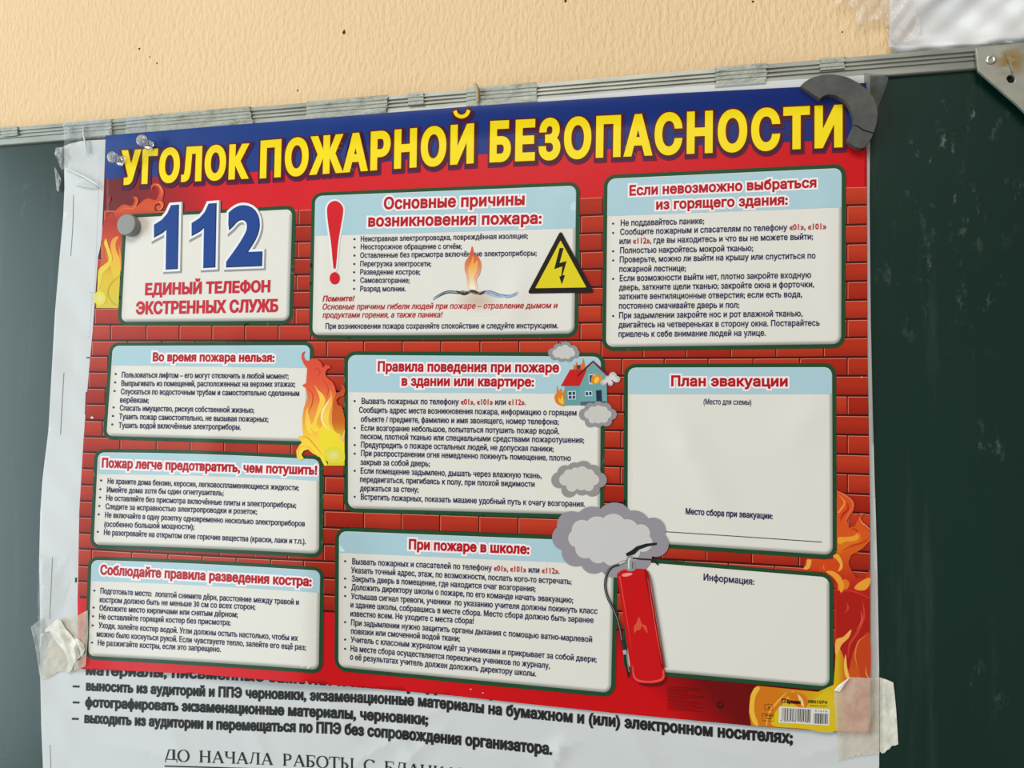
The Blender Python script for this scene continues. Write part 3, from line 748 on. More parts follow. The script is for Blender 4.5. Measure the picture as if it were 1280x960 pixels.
k = Ink()
drop = [(418.7, 251), (424, 253), (428.5, 259), (428.6, 268), (426, 283), (422.5, 305), (419.8, 334), (418.2, 335), (416.6, 334), (413.6, 303), (410.8, 285), (409, 270), (409, 259), (413, 253)]
q = offset_loop(catmull(drop[::-1], True, 5), 0)
big = offset_loop(catmull(drop, True, 5), -2.2); s2 = offset_loop(catmull(drop, True, 5), 2.2)
outl = big if big[:, 0].max() > s2[:, 0].max() else s2
k.poly(outl, (236, 238, 238), 7, grid=8); k.poly(drop, (214, 24, 38), 8, smooth=True)
k.disc(418.3, 347.8, 6.3, (214, 24, 38), 8, ry=7.6, n=24)
tag(k.build('exclamation_mark', p), 'tall red exclamation mark')

# burning wire
k = Ink()
def z2(L): return [(x/4+380, y/4+220) for x, y in L]
k.glow(598, 376, 36, 19, (206, 186, 166), (230, 226, 218), 5.7)
k.poly(z2([(820, 560), (812, 500), (803, 470), (806, 430), (828, 395), (840, 350), (852, 392), (868, 400), (886, 440), (878, 490), (862, 520), (866, 565)]), lambda x, y: lerp3((216, 92, 46), (240, 214, 190), min(1, max(0, (y-318)/42))), 7.5, smooth=True)
k.poly(z2([(830, 560), (826, 510), (820, 470), (836, 430), (846, 400), (850, 440), (868, 420), (866, 470), (850, 510), (858, 565)]), lambda x, y: lerp3((240, 170, 70), (248, 236, 220), min(1, max(0, (y-330)/30))), 8, smooth=True)
for off, cc in ((0, (70, 104, 140)), (2.2, (34, 60, 92))):
    k.stroke([(x, y+off) for x, y in z2([(645, 612), (680, 590), (720, 575), (770, 578), (800, 575)])], 1.3, cc, 7.5, taper=[.3, 1, 1, 1])
    k.stroke([(x, y+off) for x, y in z2([(890, 580), (930, 575), (980, 592), (1030, 596), (1070, 578)])], 1.4, (88+30*off, 140, 190), 7.5, taper=[1, 1, 1, .3])
k.stroke(z2([(760, 575), (800, 590), (840, 575), (880, 588), (905, 575)]), 3.2, (66, 50, 42), 8, taper=[.4, 1, .9, 1, .4])
k.stroke(z2([(780, 580), (820, 578), (860, 590), (890, 578)]), 1.2, (150, 120, 100), 8.5)
k.stroke(z2([(905, 585), (950, 600), (1000, 604), (1060, 594)]), 1.6, (150, 186, 214), 8)
tag(k.build('burning_wire_picture', p), 'small flame on a frayed blue wire')

# warning triangle
def z3(L): return [(x/4+600, y/4+200) for x, y in L]
k = Ink()
def roundpoly(P, r_):
    out = []; n = len(P)
    for i in range(n):
        a, b_, c = np.array(P[i-1]), np.array(P[i]), np.array(P[(i+1) % n])
        u = (a-b_)/np.hypot(*(a-b_)); v = (c-b_)/np.hypot(*(c-b_)); s_, e_ = b_+u*r_, b_+v*r_
        for j in range(6):
            q_ = j/5; out.append((1-q_)**2*s_+2*q_*(1-q_)*b_+q_*q_*e_)
    return np.array(out)
k.poly(roundpoly(z3([(403, 352), (572, 663), (236, 668)]), 5), (26, 20, 18), 9)
k.poly(roundpoly(z3([(403, 402), (532, 637), (276, 641)]), 1), (226, 208, 26), 10)
k.poly(z3([(398, 440), (418, 440), (398, 515), (433, 505), (413, 575), (425, 577), (409, 622), (396, 582), (406, 580), (412, 532), (371, 546)]), (24, 18, 14), 11)
tag(k.build('warning_triangle', poster), 'yellow high-voltage triangle')

p = panel((759.5, 223.5), (1052.5, 210), (1051.5, 430), (757.5, 434), (270, 259), 5, 10)
heading(p, [('Если невозможно выбраться', (786.7, 244.8), (1020.5, 234.5), 13.5), ('из горящего здания:', (820, 262.3), (984.7, 256), 13.5)], 13.5, w=.85)
body(p, [('Не поддавайтесь панике;', (775.7, 282.5), (880, 279.8)), ('Сообщите пожарным и спасателям по телефону {«01»}, {«101»}', (775, 293.8), (1032.7, 286.5)),
  ('или {«112»}, где вы находитесь и что вы не можете выйти;', (774.2, 305.2), (1016.2, 299.3)), ('Полностью накройтесь мокрой тканью;', (775, 316.8), (941.3, 313.8)),
  ('Проверьте, можно ли выйти на крышу или спуститься по', (774.5, 328.3), (1019.3, 323.2)), ('пожарной лестнице;', (774, 340), (857.2, 339)),
  ('Если возможности выйти нет, плотно закройте входную', (774.5, 351.6), (1013.8, 347.3)), ('дверь, заткните щели тканью; закройте окна и форточки,', (773.5, 363), (1017.5, 359)),
  ('заткните вентиляционные отверстия; если есть вода,', (773.5, 374.3), (1002.5, 371.5)), ('постоянно смачивайте дверь и пол;', (773.5, 386), (923.8, 384.8)),
  ('При задымлении закройте нос и рот влажной тканью,', (773.7, 398), (1003, 395.5)), ('двигайтесь на четвереньках в сторону окна. Постарайтесь', (773, 409.7), (1024.6, 407.3)),
  ('привлечь к себе внимание людей на улице.', (773, 421.3), (957, 419.8))], 8.0, [(766.3, y) for y in (279.5, 291, 314, 325.5, 348.5, 395)], w=.36)

p = panel((141, 432.3), (388, 431.5), (384, 552), (133, 545), (456.5, 460), 4.5, 8)
heading(p, [('Во время пожара нельзя:', (190.7, 451.8), (343, 452.6))], 11.6, w=.8)
body(p, [('Пользоваться лифтом – его могут отключить в любой момент;', (152, 472), (360.5, 473.7)), ('Выпрыгивать из помещений, расположенных на верхних этажах;', (151.5, 482.6), (368.8, 483.7)),
  ('Спускаться по водосточным трубам и самостоятельно сделанным', (150.8, 493), (373.8, 495)), ('верёвкам;', (149.8, 503.3), (185.8, 503.8)), ('Спасать имущество, рискуя собственной жизнью;', (149.5, 513.4), (317.5, 516.2)),
  ('Тушить пожар самостоятельно, не вызывая пожарных;', (148.6, 524), (335.3, 527.6)), ('Тушить водой включённые электроприборы.', (148, 535), (300.8, 537.3))], 7.4,
  [(x/4+100, y/4+420) for x, y in ((178, 190), (175, 232), (172, 275), (167, 357), (164, 400), (161, 442))], w=.32)

p = panel((122.5, 565.5), (399.5, 574.5), (399, 692.5), (117, 681), (592.5, 601), 4.5, 8, st=-2, sb=-1)
heading(p, [('Пожар легче предотвратить, чем потушить!', (127, 584.6), (396.3, 593.8))], 12.6, w=.85)
body(p, [('Не храните дома бензин, керосин, легковоспламеняющиеся жидкости;', (134.2, 604.7), (373.3, 613.2)), ('Имейте дома хотя бы один огнетушитель;', (133.3, 615.5), (279.3, 619.6)),
  ('Не оставляйте без присмотра включённые плиты и электроприборы;', (132.5, 625.8), (370, 635)), ('Следите за исправностью электропроводки и розеток;', (131.7, 636.5), (321.2, 643)),
  ('Не включайте в одну розетку одновременно несколько электроприборов', (131, 647), (380.8, 658.2)), ('(особенно большой мощности);', (130, 658.5), (242.6, 662)),
  ('Не разогревайте на открытом огне горючие вещества (краски, лаки и т.п.).', (129.6, 668.8), (382, 680.2))], 7.4,
  [(x/4+90, y/4+560) for x, y in ((145, 162), (141, 206), (140, 247), (136, 290), (133, 332), (128, 419))], w=.32)

p = panel((114.5, 700), (400.5, 713.5), (398.5, 837.5), (110.3, 820), (726, 741), 4.5, 8, st=-1.5, sb=-1)
heading(p, [('Соблюдайте правила разведения костра:', (125, 718.4), (389.3, 733.2))], 13, w=.88)
body(p, [('Подготовьте место:  лопатой снимите дёрн, расстояние между травой и', (125.2, 742), (373.3, 756.3)), ('костром должно быть не меньше 30 см со всех сторон;', (124.3, 753), (318.8, 762.2)),
  ('Обложите место кирпичами или снятым дёрном;', (124, 763.5), (297, 771.8)), ('Не оставляйте горящий костер без присмотра;', (123.5, 774.3), (288, 781.8)),
  ('Уходя, залейте костер водой. Угли должны остыть настолько, чтобы их', (123, 785), (372, 801.2)), ('можно было коснуться рукой. Если чувствуете тепло, залейте его ещё раз;', (120.6, 795.8), (382, 812.8)),
  ('Не разжигайте костры, если это запрещено.', (122, 806.8), (275.8, 815.2))], 7.5,
  [(x/4+90, y/4+690) for x, y in ((111, 193), (107, 278), (104, 321), (103, 367), (99, 453))], w=.32)

p = panel((435, 443.8), (751.5, 445.8), (750, 644), (435, 635.5), (490, 492.3), 5, 10)
heading(p, [('Правила поведения при пожаре', (472, 464.5), (698.8, 465.8), 13.3), ('в здании или квартире:', (501.8, 482.5), (667.5, 483.5), 13)], 13, w=.85)
body(p, [('Вызвать пожарных по телефону {«01»}, {«101»} или {«112»}.', (451.8, 505), (657, 506.4)), ('Сообщить адрес места возникновения пожара, информацию о горящем', (448.6, 516), (720.5, 519.6)),
  ('объекте / предмете, фамилию и имя звонящего, номер телефона;', (450.8, 527.5), (698.3, 530.8)), ('Если возгорание небольшое, попытаться потушить пожар водой,', (451, 538.5), (698.8, 542.5)),
  ('песком, плотной тканью или специальными средствами пожаротушения;', (450.5, 549), (730, 553.8)), ('Предупредить о пожаре остальных людей, не допуская паники;', (451, 559.5), (691.8, 564.6)),
  ('При распространении огня немедленно покинуть помещение, плотно', (451, 570), (713.3, 576.3)), ('закрыв за собой дверь;', (450.3, 581.2), (537, 583.2)),
  ('Если помещение задымлено, дышать через влажную ткань,', (450.5, 592), (676.8, 598)), ('передвигаться, пригибаясь к полу, при плохой видимости', (449.8, 602.8), (668, 608.8)),
  ('держаться за стену;', (449.8, 613.8), (523, 615.6)), ('Встретить пожарных, показать машине удобный путь к очагу возгорания.', (450.8, 624.6), (731.3, 633.8))], 7.7,
  [(443.2, y) for y in (501.3, 535, 556.3, 567, 588.5, 621)], w=.34)

p = panel((785, 459.5), (1040.3, 459), (1041, 694), (784.5, 677), (492.5, 492.5), 5, 10)
heading(p, [('План эвакуации', (838.8, 483), (984.6, 483.4))], 14, w=.95)
body(p, [('(Место для схемы)', (879.3, 505.5), (939, 506.2), {'cap': 7.3, 'w': .2})], 8)
body(p, [('Место сбора при эвакуации:', (857, 643), (965.8, 649), {'cap': 8.2})], 8, w=.5)
k = Ink(); k.stroke([(825, 664.2), (930, 671), (1027, 677.6)], .9, (50, 50, 70), 7); k.build('ruled_line', p)
p = panel((786, 701.3), (1036.8, 721.8), (1037, 858.5), (784, 836), None, 5, 10)
body(p, [('Информация:', (879.3, 725.5), (942.6, 731.3))], 8.8, w=.45)

p = panel((423.8, 663.8), (768, 677.3), (763.8, 866.3), (423, 834), (690.7, 706), 5, 10)
heading(p, [('При пожаре в школе:', (510.8, 686.8), (661.8, 693))], 13.4, w=.95)
body(p, [('Вызвать пожарных и спасателей по телефону {«01»}, {«101»} или {«112»}.', (440, 705.5), (699.3, 717.6)), ('Указать точный адрес, этаж, по возможности, послать кого-то встречать;', (438.6, 716.3), (714.3, 730.6)),
  ('Закрыть дверь в помещение, где находится очаг возгорания;', (439.5, 727), (669.3, 739.6)), ('Доложить директору школы о пожаре, по его команде начать эвакуацию;', (439, 737.5), (716.3, 753.8)),
  ('Услышав сигнал тревоги, ученики  по указанию учителя должны покинуть класс', (438.6, 748.8), (746.8, 767.6)), ('и здание школы, собравшись в месте сбора. Место сбора должно быть заранее', (438, 759.5), (741.8, 779)),
  ('известно всем. Не уходите с места сбора!', (437.8, 770.5), (592, 780)), ('При задымлении нужно защитить органы дыхания с помощью ватно-марлевой', (438.5, 781.8), (740, 803)),
  ('повязки или смоченной водой ткани;', (438.5, 792.5), (574.6, 802)), ('Учитель с классным журналом идёт за учениками и прикрывает за собой двери;', (438.2, 803), (745.6, 828)),
  ('На месте сбора осуществляется перекличка учеников по журналу,', (438, 814.2), (687.2, 835.8)), ('о её результатах учитель должен доложить директору школы.', (437.3, 824.6), (670, 845.8))], 7.8,
  [(431.2, y) for y in (701.5, 723.3, 734, 745, 777.7, 799.5, 811)], w=.34)

# ------------------------------------------------------------------ printed pictures
def cloud(name, lobes, outer=(150, 148, 152), inner=(200, 198, 196), z=11, shrink=.72, shift=(0, 0)):
    k = Ink(); cx_ = sum(l[0] for l in lobes)/len(lobes); cy_ = sum(l[1] for l in lobes)/len(lobes)
    def outline(L):
        an = np.arange(30)*2*np.pi/30
        V, Fc = union([np.stack([x+r*np.cos(an), y+r*np.sin(an)], 1) for x, y, r in L])
        ed = {(f[i-1], f[i]) for f in Fc for i in range(len(f))}; nxt = {a: b_ for a, b_ in ed if (b_, a) not in ed}; best = []
        left = set(nxt)
        while left:
            a = left.pop(); lp = [a]; b_ = nxt[a]
            while b_ in left: left.discard(b_); lp.append(b_); b_ = nxt[b_]
            if len(lp) > len(best): best = lp
        return V[best]
    k.poly(outline(lobes), outer, z)
    k.poly(outline([(cx_+(x-cx_)*.72+shift[0], cy_+(y-cy_)*.68+shift[1], r*shrink) for x, y, r in lobes]), inner, z+1)
    return k.build('smoke_cloud', poster)
cloud('a', [(691, 441, 6), (698, 436, 6.5), (707, 433.5, 7), (716, 438, 6.5), (719, 442, 5.5), (711, 446, 6), (702, 446, 6), (693, 445, 5)], (150, 148, 150), (204, 202, 202))
cloud('b', [(731, 518, 7.5), (738, 511, 7.5), (748, 509, 7.5), (757, 511, 7.5), (764, 518, 7), (758, 526, 7), (748, 526, 8), (738, 527, 7), (747, 518, 10)], (150, 148, 148), (204, 201, 197))
cloud('c', [(699, 600, 10), (706, 591, 9.5), (718, 588, 10), (729, 587, 11), (741, 591, 10), (749, 600, 9.5), (740, 611, 9.5), (727, 610, 9), (711, 612, 9.5), (724, 600, 14)], (150, 147, 146), (208, 204, 198))
cloud('d', [(706, 672, 16), (714, 657, 18), (740, 655, 22), (768, 651, 23), (792, 659, 21), (816, 663, 16), (820, 680, 16), (795, 695, 20), (768, 702, 20), (742, 700, 17), (720, 690, 18), (768, 674, 32)], (152, 146, 154), (206, 203, 202))
# burning house
def z7(L): return [(x/4+540, y/4+420) for x, y in L]
k = Ink()
k.poly(z7([(662, 250), (745, 248), (745, 345), (664, 347)]), (104, 158, 164), 9)
k.poly(z7([(738, 345), (737, 190), (804, 128), (872, 195), (876, 343)]), (112, 164, 168), 9.4)
k.poly(z7([(742, 328), (872, 325), (874, 344), (742, 347)]), (84, 98, 116), 9.8)
k.poly(z7([(644, 250), (690, 168), (775, 168), (738, 250)]), (202, 26, 26), 10)
k.stroke(z7([(728, 200), (805, 127), (886, 204)]), 2.4, (110, 26, 34), 10.5, smooth=False)
k.poly(z7([(723, 166), (723, 146), (742, 145), (742, 166)]), (70, 62, 66), 10)
for a in ([(678, 276), (719, 274), (720, 317), (680, 318)], [(764, 276), (801, 275), (802, 300), (765, 301)], [(783, 192), (815, 190), (815, 236), (784, 237)]): k.poly(z7(a), (206, 220, 226), 10.2)
for a in ([(682, 280), (697, 279), (698, 295), (683, 296)], [(702, 279), (715, 278), (716, 294), (703, 295)], [(683, 300), (698, 299), (698, 314), (684, 314)], [(703, 299), (716, 298), (716, 313), (703, 314)],
          [(768, 280), (780, 280), (781, 296), (769, 297)], [(785, 280), (797, 279), (798, 295), (786, 296)], [(787, 196), (811, 195), (811, 232), (788, 233)]): k.poly(z7(a), (38, 62, 92), 10.6)
k.poly(z7([(820, 272), (848, 270), (850, 328), (822, 329)]), (24, 46, 74), 10.4)
fl = lambda x, y: lerp3((222, 110, 30), (238, 176, 44), min(1, max(0, (y-470)/40)))
k.poly(z7([(662, 348), (640, 346), (618, 330), (612, 300), (622, 285), (624, 250), (634, 275), (645, 262), (650, 290), (662, 268), (664, 300), (660, 325)]), (222, 128, 34), 11, smooth=True)
k.poly(z7([(655, 342), (636, 330), (632, 306), (644, 318), (650, 296), (658, 320)]), (244, 196, 60), 11.5, smooth=True)
k.poly(z7([(705, 168), (710, 140), (716, 152), (722, 128), (728, 145), (726, 166)]), (218, 112, 40), 9.2); k.poly(z7([(742, 166), (742, 135), (750, 145), (755, 108), (762, 135), (766, 160), (760, 166)]), (218, 112, 40), 9.2)
k.poly(z7([(800, 238), (796, 215), (806, 190), (814, 202), (826, 180), (834, 200), (850, 196), (848, 222), (832, 238)]), (230, 138, 34), 11, smooth=True)
k.poly(z7([(812, 234), (814, 212), (828, 204), (836, 218), (826, 234)]), (246, 200, 70), 11.5, smooth=True)
k.stroke(z7([(786, 240), (816, 238)]), 1.2, (190, 208, 212), 11)
tag(k.build('burning_house_picture', poster), 'teal house with a red roof, in flames')
cloud('e', [(754, 478, 3.6), (760, 474, 4.4), (766, 470, 5), (771, 474, 4.2), (763, 479, 3.4)], (196, 190, 192), (222, 216, 218), z=11.8)

def flame(parts, z0=12):
    k = Ink()
    for i, p_ in enumerate(parts):
        if p_[0] == 'p': k.poly(p_[1], p_[2], z0+p_[3], smooth=True)
        elif p_[0] == 'q': k.poly(p_[1], p_[2], z0+p_[3])
        elif p_[0] == 's': k.stroke(p_[1], p_[4], p_[2], z0+p_[3], taper=p_[5])
        else: k.glow(p_[1][0], p_[1][1], p_[4]*1.3, p_[5]*1.3, p_[2], (230, 216, 56), z0+p_[3], nr=5, n=20)
    return k.build('flame_picture', poster)
def zf(L): return [(x/6+360, y/6+430) for x, y in L]
def grad(stops):
    ys = [s_[0] for s_ in stops]; cs = np.array([s_[1] for s_ in stops], float)
    return lambda x, y: tuple(np.interp(y, ys, cs[:, i]) for i in range(3))
g1 = grad([(440, (222, 70, 50)), (482, (228, 88, 54)), (505, (236, 134, 58)), (530, (240, 176, 60)), (552, (250, 214, 60)), (582, (250, 226, 60))])
gr = grad([(480, (196, 72, 24)), (530, (206, 104, 28)), (545, (222, 180, 30)), (582, (228, 210, 40))])
yel = grad([(480, (250, 200, 90)), (520, (252, 206, 70)), (560, (252, 226, 50))])
flame([
 ('q', zf([(300, 912), (424, 912), (426, 560), (405, 470), (372, 455), (362, 420), (385, 398), (418, 388), (430, 350), (420, 312), (398, 300), (405, 335), (385, 362), (345, 375), (300, 500)]), gr, 0),
 ('q', zf([(424, 912), (272, 912), (240, 850), (185, 820), (150, 790), (118, 800), (100, 830), (120, 862), (90, 872), (66, 850), (62, 800), (88, 755), (104, 740), (72, 692), (114, 688), (108, 640), (106, 560), (118, 480), (148, 400),
   (132, 330), (104, 310), (136, 292), (140, 240), (145, 185), (118, 150), (100, 105), (104, 68), (128, 52), (114, 85), (126, 118), (150, 128), (182, 108), (222, 116), (250, 142), (262, 178), (282, 158), (312, 160), (318, 182),
   (296, 186), (280, 215), (287, 250), (330, 282), (352, 322), (360, 370), (340, 430), (330, 520), (330, 600), (345, 640), (300, 700), (280, 800), (275, 860), (300, 912)]), g1, .6),
 ('p', zf([(197, 305), (225, 345), (262, 378), (280, 425), (262, 480), (232, 540), (214, 600), (240, 640), (200, 660), (165, 625), (160, 640), (185, 680), (150, 655), (130, 600), (135, 520), (150, 480), (150, 560), (180, 600), (205, 540), (222, 480), (238, 420), (222, 360)]), yel, 1.2),
 ('p', zf([(316, 345), (330, 390), (330, 450), (312, 520), (306, 580), (325, 625), (400, 700), (420, 740), (424, 800), (420, 880), (340, 890), (285, 800), (250, 740), (230, 660), (262, 600), (258, 530), (280, 470), (318, 410)]), grad([(490, (246, 170, 70)), (520, (252, 210, 80)), (545, (244, 222, 44)), (582, (236, 224, 50))]), 1.6),
 ('s', zf([(322, 395), (296, 440), (262, 500), (252, 560), (275, 610), (320, 650)]), (255, 236, 170), 2.2, 2.0, [0, 1, 1.2, 1, 0]),
 ('s', zf([(140, 500), (160, 575), (165, 640), (195, 680)]), (255, 214, 120), 2.2, 1.6, [0, 1, 1, 0]),
 ('s', zf([(150, 330), (185, 380), (180, 450), (150, 520)]), (206, 60, 40), 2.2, 1.2, [0, 1, 1, 0]),
 ('s', zf([(250, 250), (300, 330), (290, 400)]), (206, 56, 44), 2.2, 1.2, [0, 1, 0]),
 ('s', zf([(190, 210), (220, 180), (240, 215), (210, 240)]), (206, 52, 46), 2.2, 1.0, [0, 1, 1, 0]),
 ('s', zf([(95, 860), (72, 830), (84, 780), (120, 765), (170, 790), (230, 850)]), (250, 200, 60), 2.3, 2.6, [.4, 1, 1, 1, 0]),
 ('s', zf([(90, 700), (140, 700), (200, 760), (260, 840)]), (240, 150, 50), 2.3, 1.4, [0, 1, 1, 0]),
 ('p', zf([(380, 665), (385, 700), (410, 740), (424, 690), (424, 640), (405, 690)]), (240, 196, 110), 2.1),
 ('d', (417, 569), (232, 226, 140), 2.3, 9.5, 8)])
def zl(L): return [(x/5.336+110, y/5.336+220) for x, y in L]
o = flame([
 ('q', zl([(106, 292), (190, 298), (236, 330), (243, 420), (232, 560), (220, 700), (208, 882), (54, 880), (62, 740), (88, 560), (95, 420)]), grad([(276, (176, 40, 30)), (305, (206, 80, 36)), (330, (222, 146, 40)), (345, (226, 190, 40)), (385, (214, 196, 60))]), 0),
 ('p', zl([(72, 625), (110, 590), (138, 560), (125, 500), (108, 450), (120, 420), (140, 480), (160, 540), (148, 600), (100, 650), (90, 700), (70, 760), (64, 700)]), (232, 206, 60), 1),
 ('p', zl([(150, 470), (165, 420), (205, 402), (185, 450), (190, 500), (215, 560), (222, 640), (180, 680), (150, 600), (165, 550)]), grad([(295, (236, 150, 60)), (320, (240, 180, 60)), (345, (226, 200, 40))]), 1.2),
 ('p', zl([(78, 640), (88, 560), (104, 470), (112, 520), (130, 570), (100, 600)]), (206, 92, 40), .7),
 ('p', zl([(208, 470), (222, 540), (220, 640), (212, 560)]), (232, 150, 60), 1.6),
 ('s', zl([(215, 660), (150, 720), (130, 790), (170, 850), (208, 860)]), (206, 178, 40), 1.6, 1.6, [0, 1, 1, .5]),
 ('d', zl([(80, 815)])[0], (226, 218, 150), 1.8, 6, 7),
 # curls above the panel
 ('p', zl([(160, 285), (190, 225), (240, 190), (290, 200), (310, 165), (300, 138), (328, 145), (332, 175), (318, 205), (390, 150), (440, 160), (470, 155), (500, 170), (505, 200), (485, 226), (460, 222), (452, 205), (470, 195), (482, 200),
   (476, 182), (452, 190), (445, 225), (470, 250), (420, 265), (340, 262), (250, 262), (200, 300)]), grad([(245, (206, 72, 36)), (262, (212, 84, 40)), (275, (180, 46, 34))]), 1.2),
 ('s', zl([(430, 100), (424, 75), (445, 56), (475, 70), (490, 105), (480, 150), (465, 170)]), (208, 70, 40), 1.3, 4.2, [0, .7, 1, 1.3, 1.6, 1.2]),
 ('s', zl([(440, 58), (470, 60), (492, 100), (484, 135)]), (240, 160, 90), 1.8, 1.1, [0, 1, 1, 0]),
 ('s', zl([(120, 275), (145, 240), (175, 270), (160, 290)]), (170, 40, 34), 1.4, 1.6, [0, 1, 1, 0]), ('s', zl([(145, 185), (142, 160), (155, 130)]), (170, 48, 40), 1.4, 3.2, [0, 1, 0]),
 ('s', zl([(200, 260), (240, 215), (300, 218), (330, 170), (322, 145), (305, 140)]), (230, 110, 60), 1.8, 1.6, [0, .6, 1, 1, 1, 0]),
 ('s', zl([(455, 225), (480, 225), (495, 200), (480, 175), (450, 185)]), (240, 150, 70), 1.9, 1.2, [0, 1, 1, 1, 0]),
 ], z0=2.7)
def zr(L): return [(x/8+960, y/8+600) for x, y in L]
def zq(L): return [(x/3.55+1020, y/3.556+600) for x, y in L]
o1, rd, ye, pk = (216, 84, 22), (206, 48, 22), (240, 158, 44), (232, 104, 66)
gO = grad([(615, (222, 76, 30)), (690, (220, 92, 24)), (740, (186, 28, 18)), (800, (196, 54, 20)), (850, (208, 90, 24))])
def _gb(x, y):
    c = lerp3((214, 120, 20), (214, 186, 24), min(1, max(0, (x-975)/60))); return lerp3(c, (204, 74, 22), min(1, max(0, (x-1046)/14)))
FX = 1087
flame([
 ('q', [(1046, 613), (1056, 617), (1066, 626), (1067, 638), (1059, 650), (1061, 660), (1068, 658), (1074, 646), (1077, 643), (1082, 641), (1075, 648), (1079, 656), (1087.3, 664), (1087.4, 676), (1078, 686), (1064, 694), (1060, 704), (1066, 716), (1071, 723),
        (1080, 722), (1084, 716), (1087.6, 712), (1087.7, 905), (1087.5, 916.5), (1050, 914.8), (939, 906.8), (936, 890), (938, 868), (946, 857), (985, 861), (1036, 866), (1044, 850), (1043, 726), (1034, 716), (1004, 712), (1008, 698), (1040, 700), (1046, 690)], gO, 0),
 ('q', [(939, 906.6), (936, 890), (938, 868), (946, 857), (985, 861), (1022, 865), (1042, 856), (1044, 830), (1046, 800), (1056, 812), (1062, 850), (1087.6, 850), (1087.5, 916.4), (1050, 914.6)], _gb, .5),
 ('p', [(943, 860), (938, 872), (937, 890), (942, 905), (948, 906), (943, 890), (944, 872), (950, 860)], (238, 186, 60), 1), 
 ('p', [(1009, 700), (1014, 700), (1013, 708), (1009, 712), (1004, 711), (1008, 706)], (240, 168, 70), 1),
 ('p', zr([(500, 830), (560, 800), (640, 790), (700, 830), (720, 880), (690, 930), (620, 935), (580, 900), (520, 905)]), (214, 70, 20), .8),
 ('s', zr([(558, 850), (556, 885), (580, 905)]), (240, 110, 60), 1.2, 1.6, [1, 1, 0]),
 ('p', zr([(700, 575), (780, 570), (850, 560), (890, 530), (880, 500), (915, 530), (910, 580), (860, 610), (780, 615), (710, 640)]), ye, 1),
 ('p', zr([(700, 640), (790, 600), (890, 595), (930, 560), (925, 610), (850, 660), (770, 700), (710, 730)]), (226, 112, 26), .9),
 ('s', zr([(690, 115), (760, 150), (830, 200), (850, 260), (810, 330), (780, 400), (790, 470)]), pk, 1, 2.6, [.3, 1, 1, 1, .8, .5, 0]),
 ('s', zr([(700, 330), (740, 280), (765, 230), (740, 180), (700, 150)]), (244, 140, 60), 1, 2.4, [1, 1.2, 1, .6, 0]),
 ('s', zr([(720, 420), (745, 350), (800, 290), (790, 220)]), (196, 40, 18), .8, 3, [0, 1, 1, 0]),
 ('s', zr([(915, 370), (935, 420), (980, 460), (1020, 500)]), (250, 130, 100), 1.1, 1.7, [.2, 1, 1, .6]),
 ('s', zr([(870, 350), (930, 335), (970, 340)]), pk, 1.1, 1.2, [.2, 1, 0]),
 ('s', zr([(820, 500), (860, 490), (900, 520), (900, 570)]), (200, 50, 20), 1.2, 1.8, [0, 1, 1, 0]),
 ('s', zr([(720, 720), (830, 660), (960, 620), (1015, 560)]), (196, 58, 18), 1.1, 2.0, [0, 1, 1, 0]),
 ('p', zr([(650, 760), (700, 740), (740, 810), (745, 880), (700, 915), (720, 850), (690, 800)]), (242, 168, 60), 1.2),
 ('p', zr([(580, 920), (640, 910), (720, 960), (760, 1060), (730, 1130), (700, 1040), (650, 970)]), (240, 160, 50), 1.2),
 ('p', [(1049, 729), (1056, 724), (1062, 729), (1058, 738), (1052, 744), (1047, 736)], (228, 120, 30), 1),
 ('p', [(1068, 735), (1074, 728), (1087, 722), (1087.3, 730), (1082, 737), (1074, 738)], (240, 160, 50), 1.2),
 ('q', [(1046, 739), (1060, 736), (1074, 740), (1087.5, 747), (1087.6, 790), (1074, 800), (1066, 815), (1061, 838), (1052, 815), (1045, 800)], (176, 26, 18), 1.1),
 ('s', [(1046, 745), (1058, 738), (1072, 741), (1087, 748)], (210, 50, 34), 1.5, 2.2, [0, 1, 1, .6]),
 ('s', [(1058, 753), (1060, 760), (1056, 767)], (200, 70, 56), 1.5, 2.6, [0, 1, 0]),
 ('s', [(1078, 750), (1080, 770), (1072, 790), (1062, 806), (1060, 825)], (204, 60, 44), 1.5, 3.2, [0, 1, 1, 1, 0]),
 ('s', [(1076, 762), (1077, 776), (1070, 788)], (226, 110, 80), 1.8, 1.5, [0, 1, 0]),
 ('p', [(1045, 800), (1054, 796), (1064, 787), (1061, 797), (1052, 806), (1047, 818), (1044, 816)], (242, 176, 80), 1.6),
 ('p', [(1057, 818), (1059, 835), (1062, 848), (1057, 846), (1055, 832)], (244, 190, 90), 1.6),
 ('p', [(1087.4, 794), (1078, 796), (1070, 808), (1069, 826), (1076, 845), (1087.4, 848)], (198, 66, 24), 1.6),
 ('s', [(1084, 794), (1073, 802), (1069, 820), (1074, 842)], (234, 120, 60), 1.9, 1.7, [0, 1, 1, 0]),
 ('s', [(1082, 832), (1083, 843), (1087, 848)], (240, 150, 80), 1.9, 1.6, [0, 1, .5]),
 ('s', [(958, 907), (962, 890), (975, 874), (985, 864)], (240, 178, 60), 1.6, 2.4, [.6, 1, 1, 0]),
 ('p', [(966, 907), (968, 892), (980, 878), (990, 864), (996, 872), (1004, 886), (1020, 872), (1040, 866), (1045, 913), (1000, 910)], (220, 190, 30), .9),
 ('p', [(985, 866), (990, 878), (1004, 886), (1010, 878), (1004, 868)], (216, 118, 26), 1.3),
 ('p', [(997, 868), (1003, 874), (1005, 884), (1001, 880)], (236, 210, 130), 1.9)], z0=9)

